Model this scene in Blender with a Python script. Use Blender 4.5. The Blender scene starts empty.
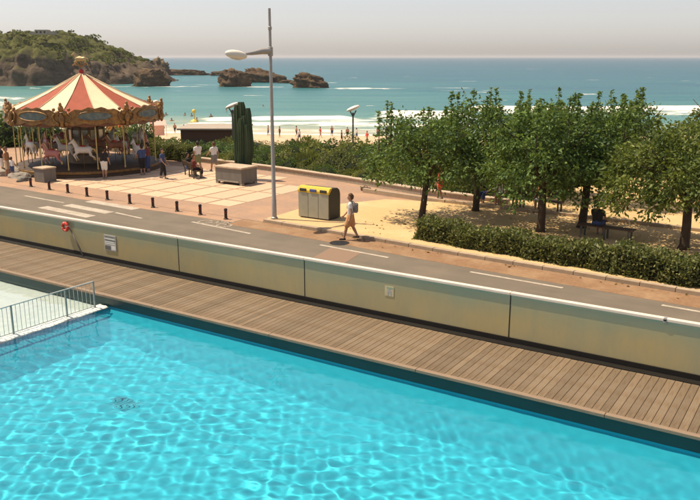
import bpy, bmesh, math, random
import numpy as np
from mathutils import Vector, Matrix, noise as mnoise

sc = bpy.context.scene
COL = sc.collection
R = math.radians

# ------------------------------------------------------------------ camera
# world axes: X runs along the street (pool edge, road), Y away from the pool towards the sea
YAW = R(32.75)
FPX = 775.0
PITCH = math.atan(193 / FPX)
cam = bpy.data.cameras.new('camera')
cam_o = bpy.data.objects.new('camera', cam)
COL.objects.link(cam_o)
cam.sensor_width = 36
cam.lens = 36 * FPX / 700
cam.clip_start = 0.1
cam.clip_end = 60000
cam_o.location = (0, 0, 6.5)
cam_o.rotation_euler = (math.pi / 2 - PITCH, 0, YAW)
sc.camera = cam_o

# ------------------------------------------------------------------ sky, sun, exposure
SUN_EL = R(63)
SUN_AZ = math.atan2(-0.955, -0.295)
world = bpy.data.worlds.new('World')
sc.world = world
world.use_nodes = True
wnt = world.node_tree
sky_n = wnt.nodes.new('ShaderNodeTexSky')
sky_n.sky_type = 'NISHITA'
sky_n.sun_disc = False
sky_n.sun_elevation = SUN_EL
sky_n.sun_rotation = SUN_AZ
sky_n.air_density = 1.0
sky_n.dust_density = 0.9
sky_n.ozone_density = 3.0
hsv_n = wnt.nodes.new('ShaderNodeHueSaturation')      # summer haze: a paler, greyer sky all round
hsv_n.inputs['Saturation'].default_value = 0.45
wnt.links.new(sky_n.outputs[0], hsv_n.inputs['Color'])
tint_n = wnt.nodes.new('ShaderNodeMix')
tint_n.data_type = 'RGBA'; tint_n.blend_type = 'MULTIPLY'
tint_n.inputs[0].default_value = 1.0
tint_n.inputs[7].default_value = (1.03, .965, .965, 1)
wnt.links.new(hsv_n.outputs[0], tint_n.inputs[6])
wnt.links.new(tint_n.outputs[2], wnt.nodes['Background'].inputs[0])
wnt.nodes['Background'].inputs[1].default_value = 0.10
sun = bpy.data.lights.new('sun', 'SUN')
sun.energy = 4.2
sun.angle = R(0.5)
sun.color = (1.0, 0.865, 0.665)
sun.cycles.is_caustics_light = True
sun_o = bpy.data.objects.new('sun', sun)
COL.objects.link(sun_o)
sdir = Vector((math.sin(SUN_AZ) * math.cos(SUN_EL), math.cos(SUN_AZ) * math.cos(SUN_EL), math.sin(SUN_EL)))
sun_o.rotation_euler = sdir.to_track_quat('Z', 'Y').to_euler()
sc.view_settings.view_transform = 'Standard'
sc.view_settings.look = 'None'
sc.view_settings.gamma = 1.0
sc.view_settings.exposure = 0.55
sc.cycles.use_denoising = True
sc.cycles.caustics_refractive = True
sc.cycles.caustics_reflective = False
sc.cycles.max_bounces = 8
sc.cycles.transmission_bounces = 8
sc.cycles.transparent_max_bounces = 12

# ------------------------------------------------------------------ materials
def new_mat(name):
    m = bpy.data.materials.new(name)
    m.use_nodes = True
    nt = m.node_tree
    return m, nt, nt.nodes['Principled BSDF']

def N(nt, kind, **kw):
    n = nt.nodes.new(kind)
    for k, v in kw.items():
        setattr(n, k, v)
    return n

def mixc(nt, fac, a, b, blend='MIX'):
    n = nt.nodes.new('ShaderNodeMix')
    n.data_type = 'RGBA'
    n.blend_type = blend
    for idx, v in ((0, fac), (6, a), (7, b)):
        if hasattr(v, 'links'):
            nt.links.new(v, n.inputs[idx])
        else:
            n.inputs[idx].default_value = v if idx == 0 else (*v[:3], 1)
    return n.outputs[2]

def mathn(nt, op, a, b=None, clamp=False):
    n = nt.nodes.new('ShaderNodeMath')
    n.operation = op
    n.use_clamp = clamp
    for i, v in enumerate((a, b)):
        if v is None:
            continue
        if hasattr(v, 'links'):
            nt.links.new(v, n.inputs[i])
        else:
            n.inputs[i].default_value = v
    return n.outputs[0]

def ramp(nt, fac, lo, hi):
    n = nt.nodes.new('ShaderNodeMapRange')
    n.inputs[1].default_value = lo
    n.inputs[2].default_value = hi
    nt.links.new(fac, n.inputs[0])
    return n.outputs[0]

def noise_fac(nt, scale, detail=4, rough=.6, coord='Object', stretch=None):
    tc = N(nt, 'ShaderNodeTexCoord')
    src = tc.outputs[coord]
    if coord == 'World':
        src = N(nt, 'ShaderNodeNewGeometry').outputs['Position']
    if stretch:
        mp = N(nt, 'ShaderNodeMapping')
        mp.inputs['Scale'].default_value = stretch
        nt.links.new(src, mp.inputs[0])
        src = mp.outputs[0]
    n = N(nt, 'ShaderNodeTexNoise')
    n.inputs['Scale'].default_value = scale
    n.inputs['Detail'].default_value = detail
    n.inputs['Roughness'].default_value = rough
    nt.links.new(src, n.inputs['Vector'])
    return n.outputs[0]

MATS = {}
def M(name, c, c2=None, scale=3, rough=.8, bump=0.0, bscale=None, spec=.3, metal=0, rand=0.0, stretch=None,
      c3=None, s3=.4, lo=.3, hi=.7, detail=5):
    """procedural material: noise between c and c2, broad stains c3, bump, per-object variation"""
    m, nt, b = new_mat(name)
    c2 = c2 or tuple(x * .82 for x in c)
    col = mixc(nt, ramp(nt, noise_fac(nt, scale, detail, stretch=stretch), lo, hi), c, c2)
    if c3:
        col = mixc(nt, ramp(nt, noise_fac(nt, s3, 5, .65), .45, .75), col, c3)
    if rand:
        oi = N(nt, 'ShaderNodeObjectInfo')
        v = mathn(nt, 'ADD', mathn(nt, 'MULTIPLY', oi.outputs['Random'], 2 * rand), 1 - rand)
        cc = N(nt, 'ShaderNodeCombineColor')
        for i in range(3):
            nt.links.new(v, cc.inputs[i])
        col = mixc(nt, 1.0, col, cc.outputs[0], 'MULTIPLY')
    nt.links.new(col, b.inputs['Base Color'])
    b.inputs['Roughness'].default_value = rough
    b.inputs['Specular IOR Level'].default_value = spec
    b.inputs['Metallic'].default_value = metal
    if bump:
        bn = N(nt, 'ShaderNodeBump')
        bn.inputs['Strength'].default_value = bump
        bn.inputs['Distance'].default_value = .02
        nt.links.new(noise_fac(nt, bscale or scale * 6, 5, stretch=stretch), bn.inputs['Height'])
        nt.links.new(bn.outputs[0], b.inputs['Normal'])
    MATS[name] = m
    return m

def leaf_mat(name, dark, light, rough=.55, trans=.22):
    m, nt, b = new_mat(name)
    at = N(nt, 'ShaderNodeAttribute')
    at.attribute_name = 'tint'
    col = mixc(nt, at.outputs['Fac'], dark, light)
    nt.links.new(col, b.inputs['Base Color'])
    b.inputs['Roughness'].default_value = rough
    b.inputs['Specular IOR Level'].default_value = .25
    tr = N(nt, 'ShaderNodeBsdfTranslucent')
    nt.links.new(mixc(nt, .35, col, (.5, .6, .05)), tr.inputs[0])
    mx = N(nt, 'ShaderNodeMixShader')
    mx.inputs[0].default_value = trans
    nt.links.new(b.outputs[0], mx.inputs[1])
    nt.links.new(tr.outputs[0], mx.inputs[2])
    nt.links.new(mx.outputs[0], nt.nodes['Material Output'].inputs[0])
    return m

m_asphalt = M('asphalt', (.182, .146, .107), (.145, .118, .088), 2.2, .9, .5, 220, c3=(.208, .165, .118), s3=.5, stretch=(.12, 1, 1), detail=8)
m_patch = M('asphalt_patch', (.27, .18, .12), (.23, .15, .10), 30, .9, .4, 200)
m_brick = M('brick_gutter', (.30, .17, .085), (.21, .115, .06), 9, .85, .6, 40, c3=(.36, .235, .13), s3=1.1)
m_paint = M('road_paint', (.55, .475, .38), (.36, .295, .22), 16, .7, .2, c3=(.30, .235, .165), s3=2.2)
m_plaza = M('plaza_paving', (.37, .235, .155), (.30, .19, .125), 6, .85, .3, 60, c3=(.46, .27, .15), s3=.5)
m_slab = M('plaza_slab', (.60, .425, .275), (.53, .37, .24), 5, .8, .2, 60, rand=.07)
m_sandcourt = M('stabilised_sand', (.60, .405, .19), (.52, .345, .16), 9, .95, .5, 90, c3=(.66, .47, .25), s3=.5)
m_apron = M('apron', (.58, .40, .20), (.52, .35, .17), 6, .9, .2)
m_kerb = M('kerb_stone', (.42, .32, .215), (.34, .25, .165), 5, .85, .3, rand=.1)
m_wallstone = M('promenade_stone', (.52, .40, .28), (.40, .30, .205), 5, .85, .4)
m_earth = M('earth', (.22, .17, .08), (.15, .13, .05), 2, .95, .5)
m_beach = M('beach_sand', (.62, .44, .27), (.56, .39, .24), 3, .95, .3, c3=(.50, .36, .24), s3=.2)
m_deck = M('deck_wood', (.228, .158, .092), (.146, .101, .059), 3.0, .75, .5, 25, rand=.17, stretch=(14, 1.0, 1), c3=(.225, .172, .115), s3=1.4)
m_trim = M('deck_trim', (.29, .205, .135), (.23, .16, .105), 3, .7, .3, 30, stretch=(1, 12, 1))
m_dark = M('dark_channel', (.014, .012, .009), (.010, .008, .006), 3, .6)
m_darktile = M('dark_pool_tile', (.018, .055, .052), (.013, .043, .042), 2.5, .35, .1, spec=.4)
m_white_metal = M('rail_white', (.76, .66, .54), (.68, .58, .47), 3, .45)
m_pool = M('pool_liner', (.03, .57, .74), (.027, .545, .715), .8, .7)
m_drain = M('drain_plastic', (.03, .42, .55), (.026, .38, .50), 5, .6)
m_shallow = M('shallow_liner', (.76, .87, .78), (.70, .83, .75), 1.2, .7)
m_coping = M('divider_coping', (.72, .74, .68), (.62, .66, .62), 4, .6, .2)
m_steel = M('steel', (.55, .56, .52), (.48, .49, .46), 6, .38, metal=.3)
m_steel_dark = M('steel_post', (.10, .11, .10), (.08, .09, .08), 6, .5, metal=.4)
m_steel_mid = M('steel_mid', (.36, .37, .345), (.30, .31, .29), 6, .45, metal=.2)
m_galv = M('galvanised', (.40, .37, .33), (.34, .31, .28), 4, .5, metal=.35)
m_lampwhite = M('lamp_shell', (.80, .72, .60), (.74, .66, .55), 4, .45)
m_bollard = M('bollard_paint', (.05, .028, .022), (.04, .022, .018), 8, .5)
m_concrete = M('concrete', (.36, .31, .25), (.29, .25, .20), 6, .9, .4)
m_concrete_d = M('concrete_dark', (.19, .175, .15), (.15, .138, .118), 5, .9, .4, stretch=(1, 1, .3))
m_bin = M('bin_grey', (.38, .36, .27), (.33, .315, .235), 4, .55)
m_bin_d = M('bin_dark', (.055, .055, .045), (.045, .045, .037), 4, .55)
m_yellow = M('bin_yellow', (.72, .48, .05), (.66, .44, .045), 4, .5)
m_blue = M('bin_label', (.10, .13, .30), (.08, .10, .24), 4, .5)
m_black = M('black', (.012, .011, .010), (.016, .014, .012), 4, .6)
m_bark = M('bark', (.085, .06, .04), (.05, .036, .025), 14, .95, .8, 40, stretch=(1, 1, .3))
m_leaf_tree = leaf_mat('tree_leaf', (.034, .074, .019), (.185, .275, .062))
m_leaf_yellow = leaf_mat('tree_leaf_yellow', (.05, .08, .016), (.21, .235, .05))
m_leaf_hedge = leaf_mat('hedge_leaf', (.045, .065, .018), (.26, .25, .09))
m_leaf_dark = leaf_mat('shrub_leaf_dark', (.026, .060, .014), (.115, .19, .038))
m_leaf_olive = leaf_mat('shrub_leaf_olive', (.10, .115, .028), (.33, .33, .085))
m_leaf_flower = leaf_mat('shrub_flower', (.30, .20, .02), (.75, .45, .03))
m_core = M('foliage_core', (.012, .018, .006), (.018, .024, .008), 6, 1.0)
m_cactus = M('cactus_skin', (.030, .055, .022), (.020, .040, .018), 8, .7, .4, stretch=(1, 1, .2), c3=(.055, .07, .03), s3=1.2)
m_red = M('canopy_red', (.36, .085, .042), (.30, .07, .036), 2.5, .75, .25, 8)
m_cream = M('canopy_cream', (.76, .61, .39), (.70, .55, .35), 2.5, .75, .25, 8)
m_gold = M('gold_paint', (.40, .215, .05), (.17, .085, .028), 5, .42, .5, spec=.5, metal=.25, c3=(.10, .06, .03), s3=3.5)
m_brass = M('brass', (.55, .38, .14), (.45, .30, .11), 6, .3, metal=.8)
m_panelpaint = M('painted_scene', (.09, .14, .14), (.22, .24, .17), 3.5, .6, c3=(.06, .09, .14), s3=2.5)
m_wood_dark = M('dark_wood', (.10, .055, .03), (.07, .04, .022), 6, .6, stretch=(1, 1, 6))
m_carfloor = M('carousel_floor', (.09, .055, .033), (.065, .04, .025), 5, .6)
m_mirror = M('mirror_panel', (.35, .34, .30), (.28, .27, .25), 3, .15, metal=.8)
m_marble = M('painted_column', (.18, .12, .09), (.28, .20, .12), 3, .5)
m_horse_w = M('horse_white', (.72, .66, .56), (.62, .55, .46), 5, .4)
m_horse_b = M('horse_brown', (.20, .085, .04), (.15, .06, .03), 5, .4)
m_horse_p = M('horse_pink', (.55, .22, .18), (.48, .18, .15), 5, .4)
m_saddle = M('saddle_red', (.45, .04, .03), (.35, .03, .03), 5, .5)
m_skin = M('skin', (.42, .235, .15), (.37, .20, .125), 8, .6)
m_hair = M('hair_dark', (.030, .018, .012), (.02, .012, .008), 20, .6)
m_hair_b = M('hair_brown', (.12, .06, .03), (.09, .045, .02), 20, .6)
m_c_white = M('cloth_white', (.76, .72, .66), (.68, .64, .58), 8, .9)
m_c_orange = M('cloth_orange', (.60, .31, .14), (.50, .25, .11), 8, .9)
m_c_black = M('cloth_black', (.02, .018, .018), (.028, .025, .024), 8, .9)
m_c_grey = M('cloth_grey', (.22, .21, .20), (.17, .165, .16), 8, .9)
m_c_red = M('cloth_red', (.62, .10, .07), (.55, .085, .06), 8, .9)
m_c_green = M('cloth_olive', (.22, .24, .12), (.18, .20, .10), 8, .9)
m_c_blue = M('cloth_blue', (.06, .09, .20), (.05, .07, .16), 8, .9)
m_c_maroon = M('cloth_maroon', (.20, .05, .04), (.16, .04, .035), 8, .9)
m_sign = M('notice_grey', (.42, .42, .38), (.36, .36, .33), 8, .6)
m_sign_d = M('notice_dark', (.10, .10, .095), (.14, .14, .13), 20, .6)
m_sign_w = M('notice_light', (.68, .68, .62), (.62, .62, .57), 20, .6)
m_lifered = M('lifebuoy_red', (.62, .06, .03), (.55, .05, .03), 6, .5)
m_building = M('timber_cladding', (.12, .070, .042), (.09, .052, .032), 8, .8, .3, stretch=(6, 6, .4))
m_roof_grey = M('weathered_roof', (.40, .33, .26), (.33, .27, .21), 3, .85)
m_roof = M('pale_roof', (.62, .50, .38), (.55, .44, .33), 3, .8)
m_ruin = M('ruin_wall', (.38, .31, .24), (.30, .25, .19), .3, .9)
m_yellow_buoy = M('buoy_yellow', (.70, .50, .10), (.60, .42, .08), 3, .5)
m_tent_o = M('tent_orange', (.75, .33, .14), (.68, .28, .12), 4, .8)
m_tent_p = M('tent_pink', (.78, .50, .40), (.70, .44, .36), 4, .8)
m_bronze = M('roof_horse_gold', (.52, .40, .20), (.40, .29, .13), 9, .45, metal=.3)

def glass_mat():
    """frosted, sandy tinted laminated glass: scatters the sun, lets a little of the road through"""
    m, nt, b = new_mat('frosted_glass')
    nt.nodes.remove(b)
    col = mixc(nt, ramp(nt, noise_fac(nt, .55, 3), .3, .7), (.84, .64, .30), (.70, .60, .36))
    col = mixc(nt, ramp(nt, noise_fac(nt, 1.6, 6, .75, stretch=(1, 1, .3)), .42, .8), col, (.60, .55, .35))
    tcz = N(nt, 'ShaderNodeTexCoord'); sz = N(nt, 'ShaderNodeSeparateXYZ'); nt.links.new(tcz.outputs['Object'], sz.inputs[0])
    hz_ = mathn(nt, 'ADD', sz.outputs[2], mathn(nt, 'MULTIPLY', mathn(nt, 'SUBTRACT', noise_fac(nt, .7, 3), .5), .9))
    col = mixc(nt, mathn(nt, 'MULTIPLY', ramp(nt, hz_, .55, 1.15), .75), col, (.50, .58, .42))     # turns greener towards the top, with a wavering limit
    d = N(nt, 'ShaderNodeBsdfDiffuse')
    t = N(nt, 'ShaderNodeBsdfTranslucent')
    g = N(nt, 'ShaderNodeBsdfGlossy')
    g.inputs['Roughness'].default_value = .12
    g.inputs['Color'].default_value = (.75, .95, .90, 1)
    nt.links.new(col, d.inputs[0])
    nt.links.new(col, t.inputs[0])
    a = N(nt, 'ShaderNodeMixShader')
    a.inputs[0].default_value = .4
    nt.links.new(d.outputs[0], a.inputs[1])
    nt.links.new(t.outputs[0], a.inputs[2])
    tr = N(nt, 'ShaderNodeBsdfTransparent')
    tr.inputs[0].default_value = (.80, .92, .86, 1)
    c = N(nt, 'ShaderNodeMixShader')
    c.inputs[0].default_value = .30
    nt.links.new(a.outputs[0], c.inputs[1])
    nt.links.new(tr.outputs[0], c.inputs[2])
    fr = N(nt, 'ShaderNodeFresnel')
    fr.inputs[0].default_value = 1.45
    e = N(nt, 'ShaderNodeMixShader')
    nt.links.new(fr.outputs[0], e.inputs[0])
    nt.links.new(c.outputs[0], e.inputs[1])
    nt.links.new(g.outputs[0], e.inputs[2])
    nt.links.new(e.outputs[0], nt.nodes['Material Output'].inputs[0])
    return m
m_glass = glass_mat()
m_rail_shade = M('rail_shade_green', (.26, .40, .31), (.36, .43, .30), 1.5, .25, spec=.6, stretch=(1, 1, 6), c3=(.46, .45, .29), s3=1.1)  # teal that stands for the top rail's shade on the glass

def water_mat():
    m = bpy.data.materials.new('pool_water')
    m.use_nodes = True
    nt = m.node_tree
    nt.nodes.clear()
    o = nt.nodes.new('ShaderNodeOutputMaterial')
    g = nt.nodes.new('ShaderNodeBsdfGlass')
    g.inputs['IOR'].default_value = 1.33
    g.inputs['Roughness'].default_value = 0
    nt.links.new(g.outputs[0], o.inputs[0])
    return m
m_water = water_mat()

def sea_mat():
    m, nt, b = new_mat('sea_water')
    at = N(nt, 'ShaderNodeAttribute'); at.attribute_name = 'foam'
    dp = N(nt, 'ShaderNodeAttribute'); dp.attribute_name = 'shoal'
    tc = N(nt, 'ShaderNodeTexCoord')
    mp = N(nt, 'ShaderNodeMapping'); mp.inputs['Scale'].default_value = (.014, .07, 1)
    nt.links.new(tc.outputs['Object'], mp.inputs[0])
    n1 = N(nt, 'ShaderNodeTexNoise'); n1.inputs['Scale'].default_value = 1; n1.inputs['Detail'].default_value = 6
    n1.inputs['Roughness'].default_value = .65
    nt.links.new(mp.outputs[0], n1.inputs[0])
    cr = N(nt, 'ShaderNodeValToRGB')
    els = cr.color_ramp.elements
    els[0].position = 0; els[0].color = (.013, .078, .112, 1)
    els[1].position = 1; els[1].color = (.50, .45, .30, 1)
    for p, c in ((.25, (.017, .105, .135)), (.45, (.030, .150, .158)), (.70, (.080, .215, .188)), (.86, (.20, .29, .22))):
        e = els.new(p); e.color = (*c, 1)
    fac = mathn(nt, 'ADD', dp.outputs['Fac'], mathn(nt, 'MULTIPLY', mathn(nt, 'SUBTRACT', n1.outputs[0], .5), .55), True)
    nt.links.new(fac, cr.inputs[0])
    mp2 = N(nt, 'ShaderNodeMapping'); mp2.inputs['Scale'].default_value = (.16, .75, 1)
    nt.links.new(tc.outputs['Object'], mp2.inputs[0])
    n2 = N(nt, 'ShaderNodeTexNoise'); n2.inputs['Scale'].default_value = 1; n2.inputs['Detail'].default_value = 7
    n2.inputs['Roughness'].default_value = .7
    nt.links.new(mp2.outputs[0], n2.inputs[0])
    fm = ramp(nt, mathn(nt, 'ADD', at.outputs['Fac'], mathn(nt, 'MULTIPLY', mathn(nt, 'SUBTRACT', n2.outputs[0], .5), 1.5)), .36, .58)
    col = mixc(nt, fm, cr.outputs[0], (.84, .78, .68))
    nt.links.new(col, b.inputs['Base Color'])
    nt.links.new(mathn(nt, 'ADD', mathn(nt, 'MULTIPLY', fm, .5), .32), b.inputs['Roughness'])
    b.inputs['Specular IOR Level'].default_value = .22
    bn = N(nt, 'ShaderNodeBump'); bn.inputs['Strength'].default_value = .9; bn.inputs['Distance'].default_value = .5
    nt.links.new(n2.outputs[0], bn.inputs['Height'])
    nt.links.new(bn.outputs[0], b.inputs['Normal'])
    return m
m_sea = sea_mat()

def cliff_mat(name, rock1, rock2, green1, green2, zc, zr, gscale=.12):
    """rock with greenery where the ground is flat enough and high enough to grow it"""
    m, nt, b = new_mat(name)
    geo = N(nt, 'ShaderNodeNewGeometry')
    sp = N(nt, 'ShaderNodeSeparateXYZ'); nt.links.new(geo.outputs['Position'], sp.inputs[0])
    sn = N(nt, 'ShaderNodeSeparateXYZ'); nt.links.new(geo.outputs['Normal'], sn.inputs[0])
    nn = noise_fac(nt, gscale, 6, .65)
    rock = mixc(nt, ramp(nt, noise_fac(nt, .25, 8, .7, stretch=(1, 1, 2.5)), .35, .65), rock1, rock2)
    grn = mixc(nt, ramp(nt, noise_fac(nt, .35, 6, .7), .35, .65), green1, green2)
    f = mathn(nt, 'ADD', mathn(nt, 'MULTIPLY', mathn(nt, 'SUBTRACT', sp.outputs[2], zc), 1 / zr), mathn(nt, 'MULTIPLY', mathn(nt, 'SUBTRACT', nn, .5), 2.4))
    f = mathn(nt, 'ADD', f, mathn(nt, 'MULTIPLY', sn.outputs[2], .7))
    nt.links.new(mixc(nt, ramp(nt, f, .3, .8), rock, grn), b.inputs['Base Color'])
    b.inputs['Roughness'].default_value = .95
    b.inputs['Specular IOR Level'].default_value = .1
    bn = N(nt, 'ShaderNodeBump'); bn.inputs['Strength'].default_value = .8; bn.inputs['Distance'].default_value = .6
    nt.links.new(noise_fac(nt, .6, 8, .7), bn.inputs['Height'])
    nt.links.new(bn.outputs[0], b.inputs['Normal'])
    return m
m_cliff = cliff_mat('headland_rock', (.15, .11, .075), (.06, .045, .033), (.055, .062, .018), (.115, .11, .032), 6, 9)
m_rock = cliff_mat('sea_rock', (.16, .105, .062), (.06, .042, .028), (.25, .175, .10), (.14, .10, .06), 2.0, 5)

# ------------------------------------------------------------------ mesh helpers
class MB:
    def __init__(self):
        self.v = []; self.f = []; self.m = []
    def add(self, vs, fs, mi=0):
        o = len(self.v)
        self.v.extend([tuple(p) for p in vs])
        for f in fs:
            self.f.append(tuple(i + o for i in f)); self.m.append(mi)
        return self
    def box(self, a, b, mi=0, bev=0.0):
        (x0, y0, z0), (x1, y1, z1) = a, b
        if bev <= 0:
            vs = [(x, y, z) for x in (x0, x1) for y in (y0, y1) for z in (z0, z1)]
            return self.add(vs, [(0, 1, 3, 2), (4, 6, 7, 5), (0, 4, 5, 1), (2, 3, 7, 6), (0, 2, 6, 4), (1, 5, 7, 3)], mi)
        bm = bmesh.new()
        bmesh.ops.create_cube(bm, size=1)
        for v in bm.verts:
            v.co = ((x0 + x1) / 2 + v.co.x * (x1 - x0), (y0 + y1) / 2 + v.co.y * (y1 - y0), (z0 + z1) / 2 + v.co.z * (z1 - z0))
        bmesh.ops.bevel(bm, geom=bm.edges[:], offset=bev, segments=2, affect='EDGES', profile=.6)
        bm.verts.index_update()
        self.add([v.co[:] for v in bm.verts], [[v.index for v in f.verts] for f in bm.faces], mi)
        bm.free()
        return self
    def tube(self, pts, rad, n=8, mi=0, cap=True):
        pts = [Vector(p) for p in pts]
        if not hasattr(rad, '__len__'):
            rad = [rad] * len(pts)
        vs = []; fs = []
        up = None
        for i, p in enumerate(pts):
            t = (pts[min(i + 1, len(pts) - 1)] - pts[max(i - 1, 0)]).normalized()
            if up is None:
                up = Vector((0, 0, 1)) if abs(t.z) < .9 else Vector((1, 0, 0))
            a = t.cross(up)
            if a.length < 1e-5:
                a = t.cross(Vector((0, 1, 0)))
            a.normalize()
            b = t.cross(a).normalized()
            up = a.cross(t)
            for k in range(n):
                th = 2 * math.pi * k / n
                vs.append(p + (a * math.cos(th) + b * math.sin(th)) * rad[i])
        for i in range(len(pts) - 1):
            for k in range(n):
                fs.append((i * n + k, i * n + (k + 1) % n, (i + 1) * n + (k + 1) % n, (i + 1) * n + k))
        if cap:
            fs.append(tuple(range(n))[::-1]); fs.append(tuple((len(pts) - 1) * n + k for k in range(n)))
        return self.add(vs, fs, mi)
    def lathe(self, prof, n=24, c=(0, 0), mi=0, a0=0, a1=2 * math.pi):
        full = abs(a1 - a0 - 2 * math.pi) < 1e-6
        m = n if full else n + 1
        vs = []; fs = []
        for r, z in prof:
            for k in range(m):
                a = a0 + (a1 - a0) * k / n
                vs.append((c[0] + r * math.cos(a), c[1] + r * math.sin(a), z))
        for i in range(len(prof) - 1):
            for k in range(n):
                k2 = (k + 1) % m if full else k + 1
                fs.append((i * m + k, i * m + k2, (i + 1) * m + k2, (i + 1) * m + k))
        return self.add(vs, fs, mi)
    def ball(self, c, r, mi=0, sub=2):
        bm = bmesh.new()
        bmesh.ops.create_icosphere(bm, subdivisions=sub, radius=1)
        r = r if hasattr(r, '__len__') else (r, r, r)
        bm.verts.index_update()
        self.add([(c[0] + v.co.x * r[0], c[1] + v.co.y * r[1], c[2] + v.co.z * r[2]) for v in bm.verts],
                 [[v.index for v in f.verts] for f in bm.faces], mi)
        bm.free()
        return self
    def poly(self, pts, z0, z1, mi=0):
        """extruded flat polygon"""
        n = len(pts)
        vs = [(x, y, z0) for x, y in pts] + [(x, y, z1) for x, y in pts]
        fs = [tuple(range(n))[::-1], tuple(range(n, 2 * n))] + [(k, (k + 1) % n, n + (k + 1) % n, n + k) for k in range(n)]
        return self.add(vs, fs, mi)
    def mesh(self, name, mats, smooth=False):
        me = bpy.data.meshes.new(name)
        me.from_pydata(self.v, [], self.f)
        mats = mats if isinstance(mats, (list, tuple)) else [mats]
        for m in mats:
            me.materials.append(m)
        me.polygons.foreach_set('material_index', self.m)
        bm = bmesh.new(); bm.from_mesh(me)
        bmesh.ops.recalc_face_normals(bm, faces=bm.faces)
        bm.to_mesh(me); bm.free()
        if smooth:
            me.polygons.foreach_set('use_smooth', [True] * len(me.polygons))
            if smooth != 'all':
                me.set_sharp_from_angle(angle=R(40))
        me.update()
        return me
    def build(self, name, mats, parent=None, smooth=False, loc=(0, 0, 0)):
        return link(name, self.mesh(name, mats, smooth), parent, loc)

def link(name, me, parent=None, loc=(0, 0, 0), rz=0):
    o = bpy.data.objects.new(name, me)
    COL.objects.link(o)
    o.location = loc
    if rz:
        o.rotation_euler = (0, 0, rz)
    if parent is not None:
        o.parent = parent
    return o

def tag(o, label, cat, group=None):
    o['label'] = label; o['category'] = cat
    if group:
        o['group'] = group
    return o

def thing(name, label, cat, loc=(0, 0, 0), rz=0, group=None):
    return tag(link(name, None, None, loc, rz), label, cat, group)

def structure(o, label=None):
    o['kind'] = 'structure'
    if label:
        o['label'] = label
    return o

def copy_tree(o, parent=None):
    c = o.copy()
    COL.objects.link(c)
    if parent is not None:
        c.parent = parent
    for ch in list(o.children):
        copy_tree(ch, c)
    return c

def npmesh(name, v, faces, mats, smooth=False, attrs=None):
    me = bpy.data.meshes.new(name)
    k = faces.shape[1]
    me.vertices.add(len(v)); me.vertices.foreach_set('co', np.ascontiguousarray(v, dtype=np.float32).ravel())
    me.loops.add(faces.size); me.loops.foreach_set('vertex_index', np.ascontiguousarray(faces, dtype=np.int32).ravel())
    me.polygons.add(len(faces)); me.polygons.foreach_set('loop_start', (np.arange(len(faces)) * k).astype(np.int32))
    me.update()
    if smooth:
        me.polygons.foreach_set('use_smooth', np.ones(len(faces), dtype=bool))
    for m in (mats if isinstance(mats, (list, tuple)) else [mats]):
        me.materials.append(m)
    for an, av in (attrs or {}).items():
        a = me.attributes.new(an, 'FLOAT', 'POINT')
        a.data.foreach_set('value', np.ascontiguousarray(av, dtype=np.float32))
    me.update()
    return me

def grid_faces(nx, ny):
    i = (np.arange(ny - 1)[:, None] * nx + np.arange(nx - 1)[None]).ravel()
    return np.stack([i, i + 1, i + nx + 1, i + nx], -1)

def fnoise(x, y, seed, lam, octaves=4, gain=.5):
    """smooth pseudo random field from summed sines"""
    rng = np.random.default_rng(seed)
    out = np.zeros_like(x, dtype=float); amp = 1.0; tot = 0
    for o in range(octaves):
        for _ in range(5):
            a = rng.random() * 6.283; k = 6.283 / (lam * (.7 + .6 * rng.random()))
            out += amp * np.sin(k * (x * math.cos(a) + y * math.sin(a)) + rng.random() * 6.283) / 2.2
        tot += amp; amp *= gain; lam *= .5
    return out / tot

def leaf_cloud(name, centers, dirs, length, width, mat, rng, tint=None, jitter=.25):
    """many small folded leaves, one per centre"""
    n = len(centers)
    d = dirs / (np.linalg.norm(dirs, axis=1, keepdims=True) + 1e-9)
    r = rng.normal(size=(n, 3)); s = np.cross(d, r); s /= (np.linalg.norm(s, axis=1, keepdims=True) + 1e-9)
    nn = np.cross(d, s)
    L = (length * (1 + jitter * rng.normal(size=(n, 1)))).clip(length * .4)
    W = L * (width / length)
    base = centers - d * L * .5; tip = centers + d * L * .5
    mid = centers + nn * L * .10
    v = np.stack([base, mid + s * W * .5, tip, mid - s * W * .5], 1).reshape(-1, 3)
    i = np.arange(n)[:, None] * 4
    f = np.concatenate([i + [0, 1, 2], i + [0, 2, 3]], 0)
    t = rng.random(n) if tint is None else tint
    return npmesh(name, v, f, mat, attrs={'tint': np.repeat(t, 4)})

# ------------------------------------------------------------------ terrain, sea, sky side of the scene
SEA_Z = -6.0
def prom_y(x):
    return np.interp(x, [-80, -60, -40, -27.7, -22.3, -17.2, -14, -12, -10, 10, 60], [40, 38.5, 37, 35.6, 34.6, 33.3, 33.0, 38, 44.5, 44, 43])

def shore_yc(xc):
    return np.interp(xc, [-400, -140, -118, -95, -78, -60, -30, 0, 60, 200, 500], [230, 215, 208, 190, 162, 140, 131, 129, 128, 138, 160])

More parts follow.
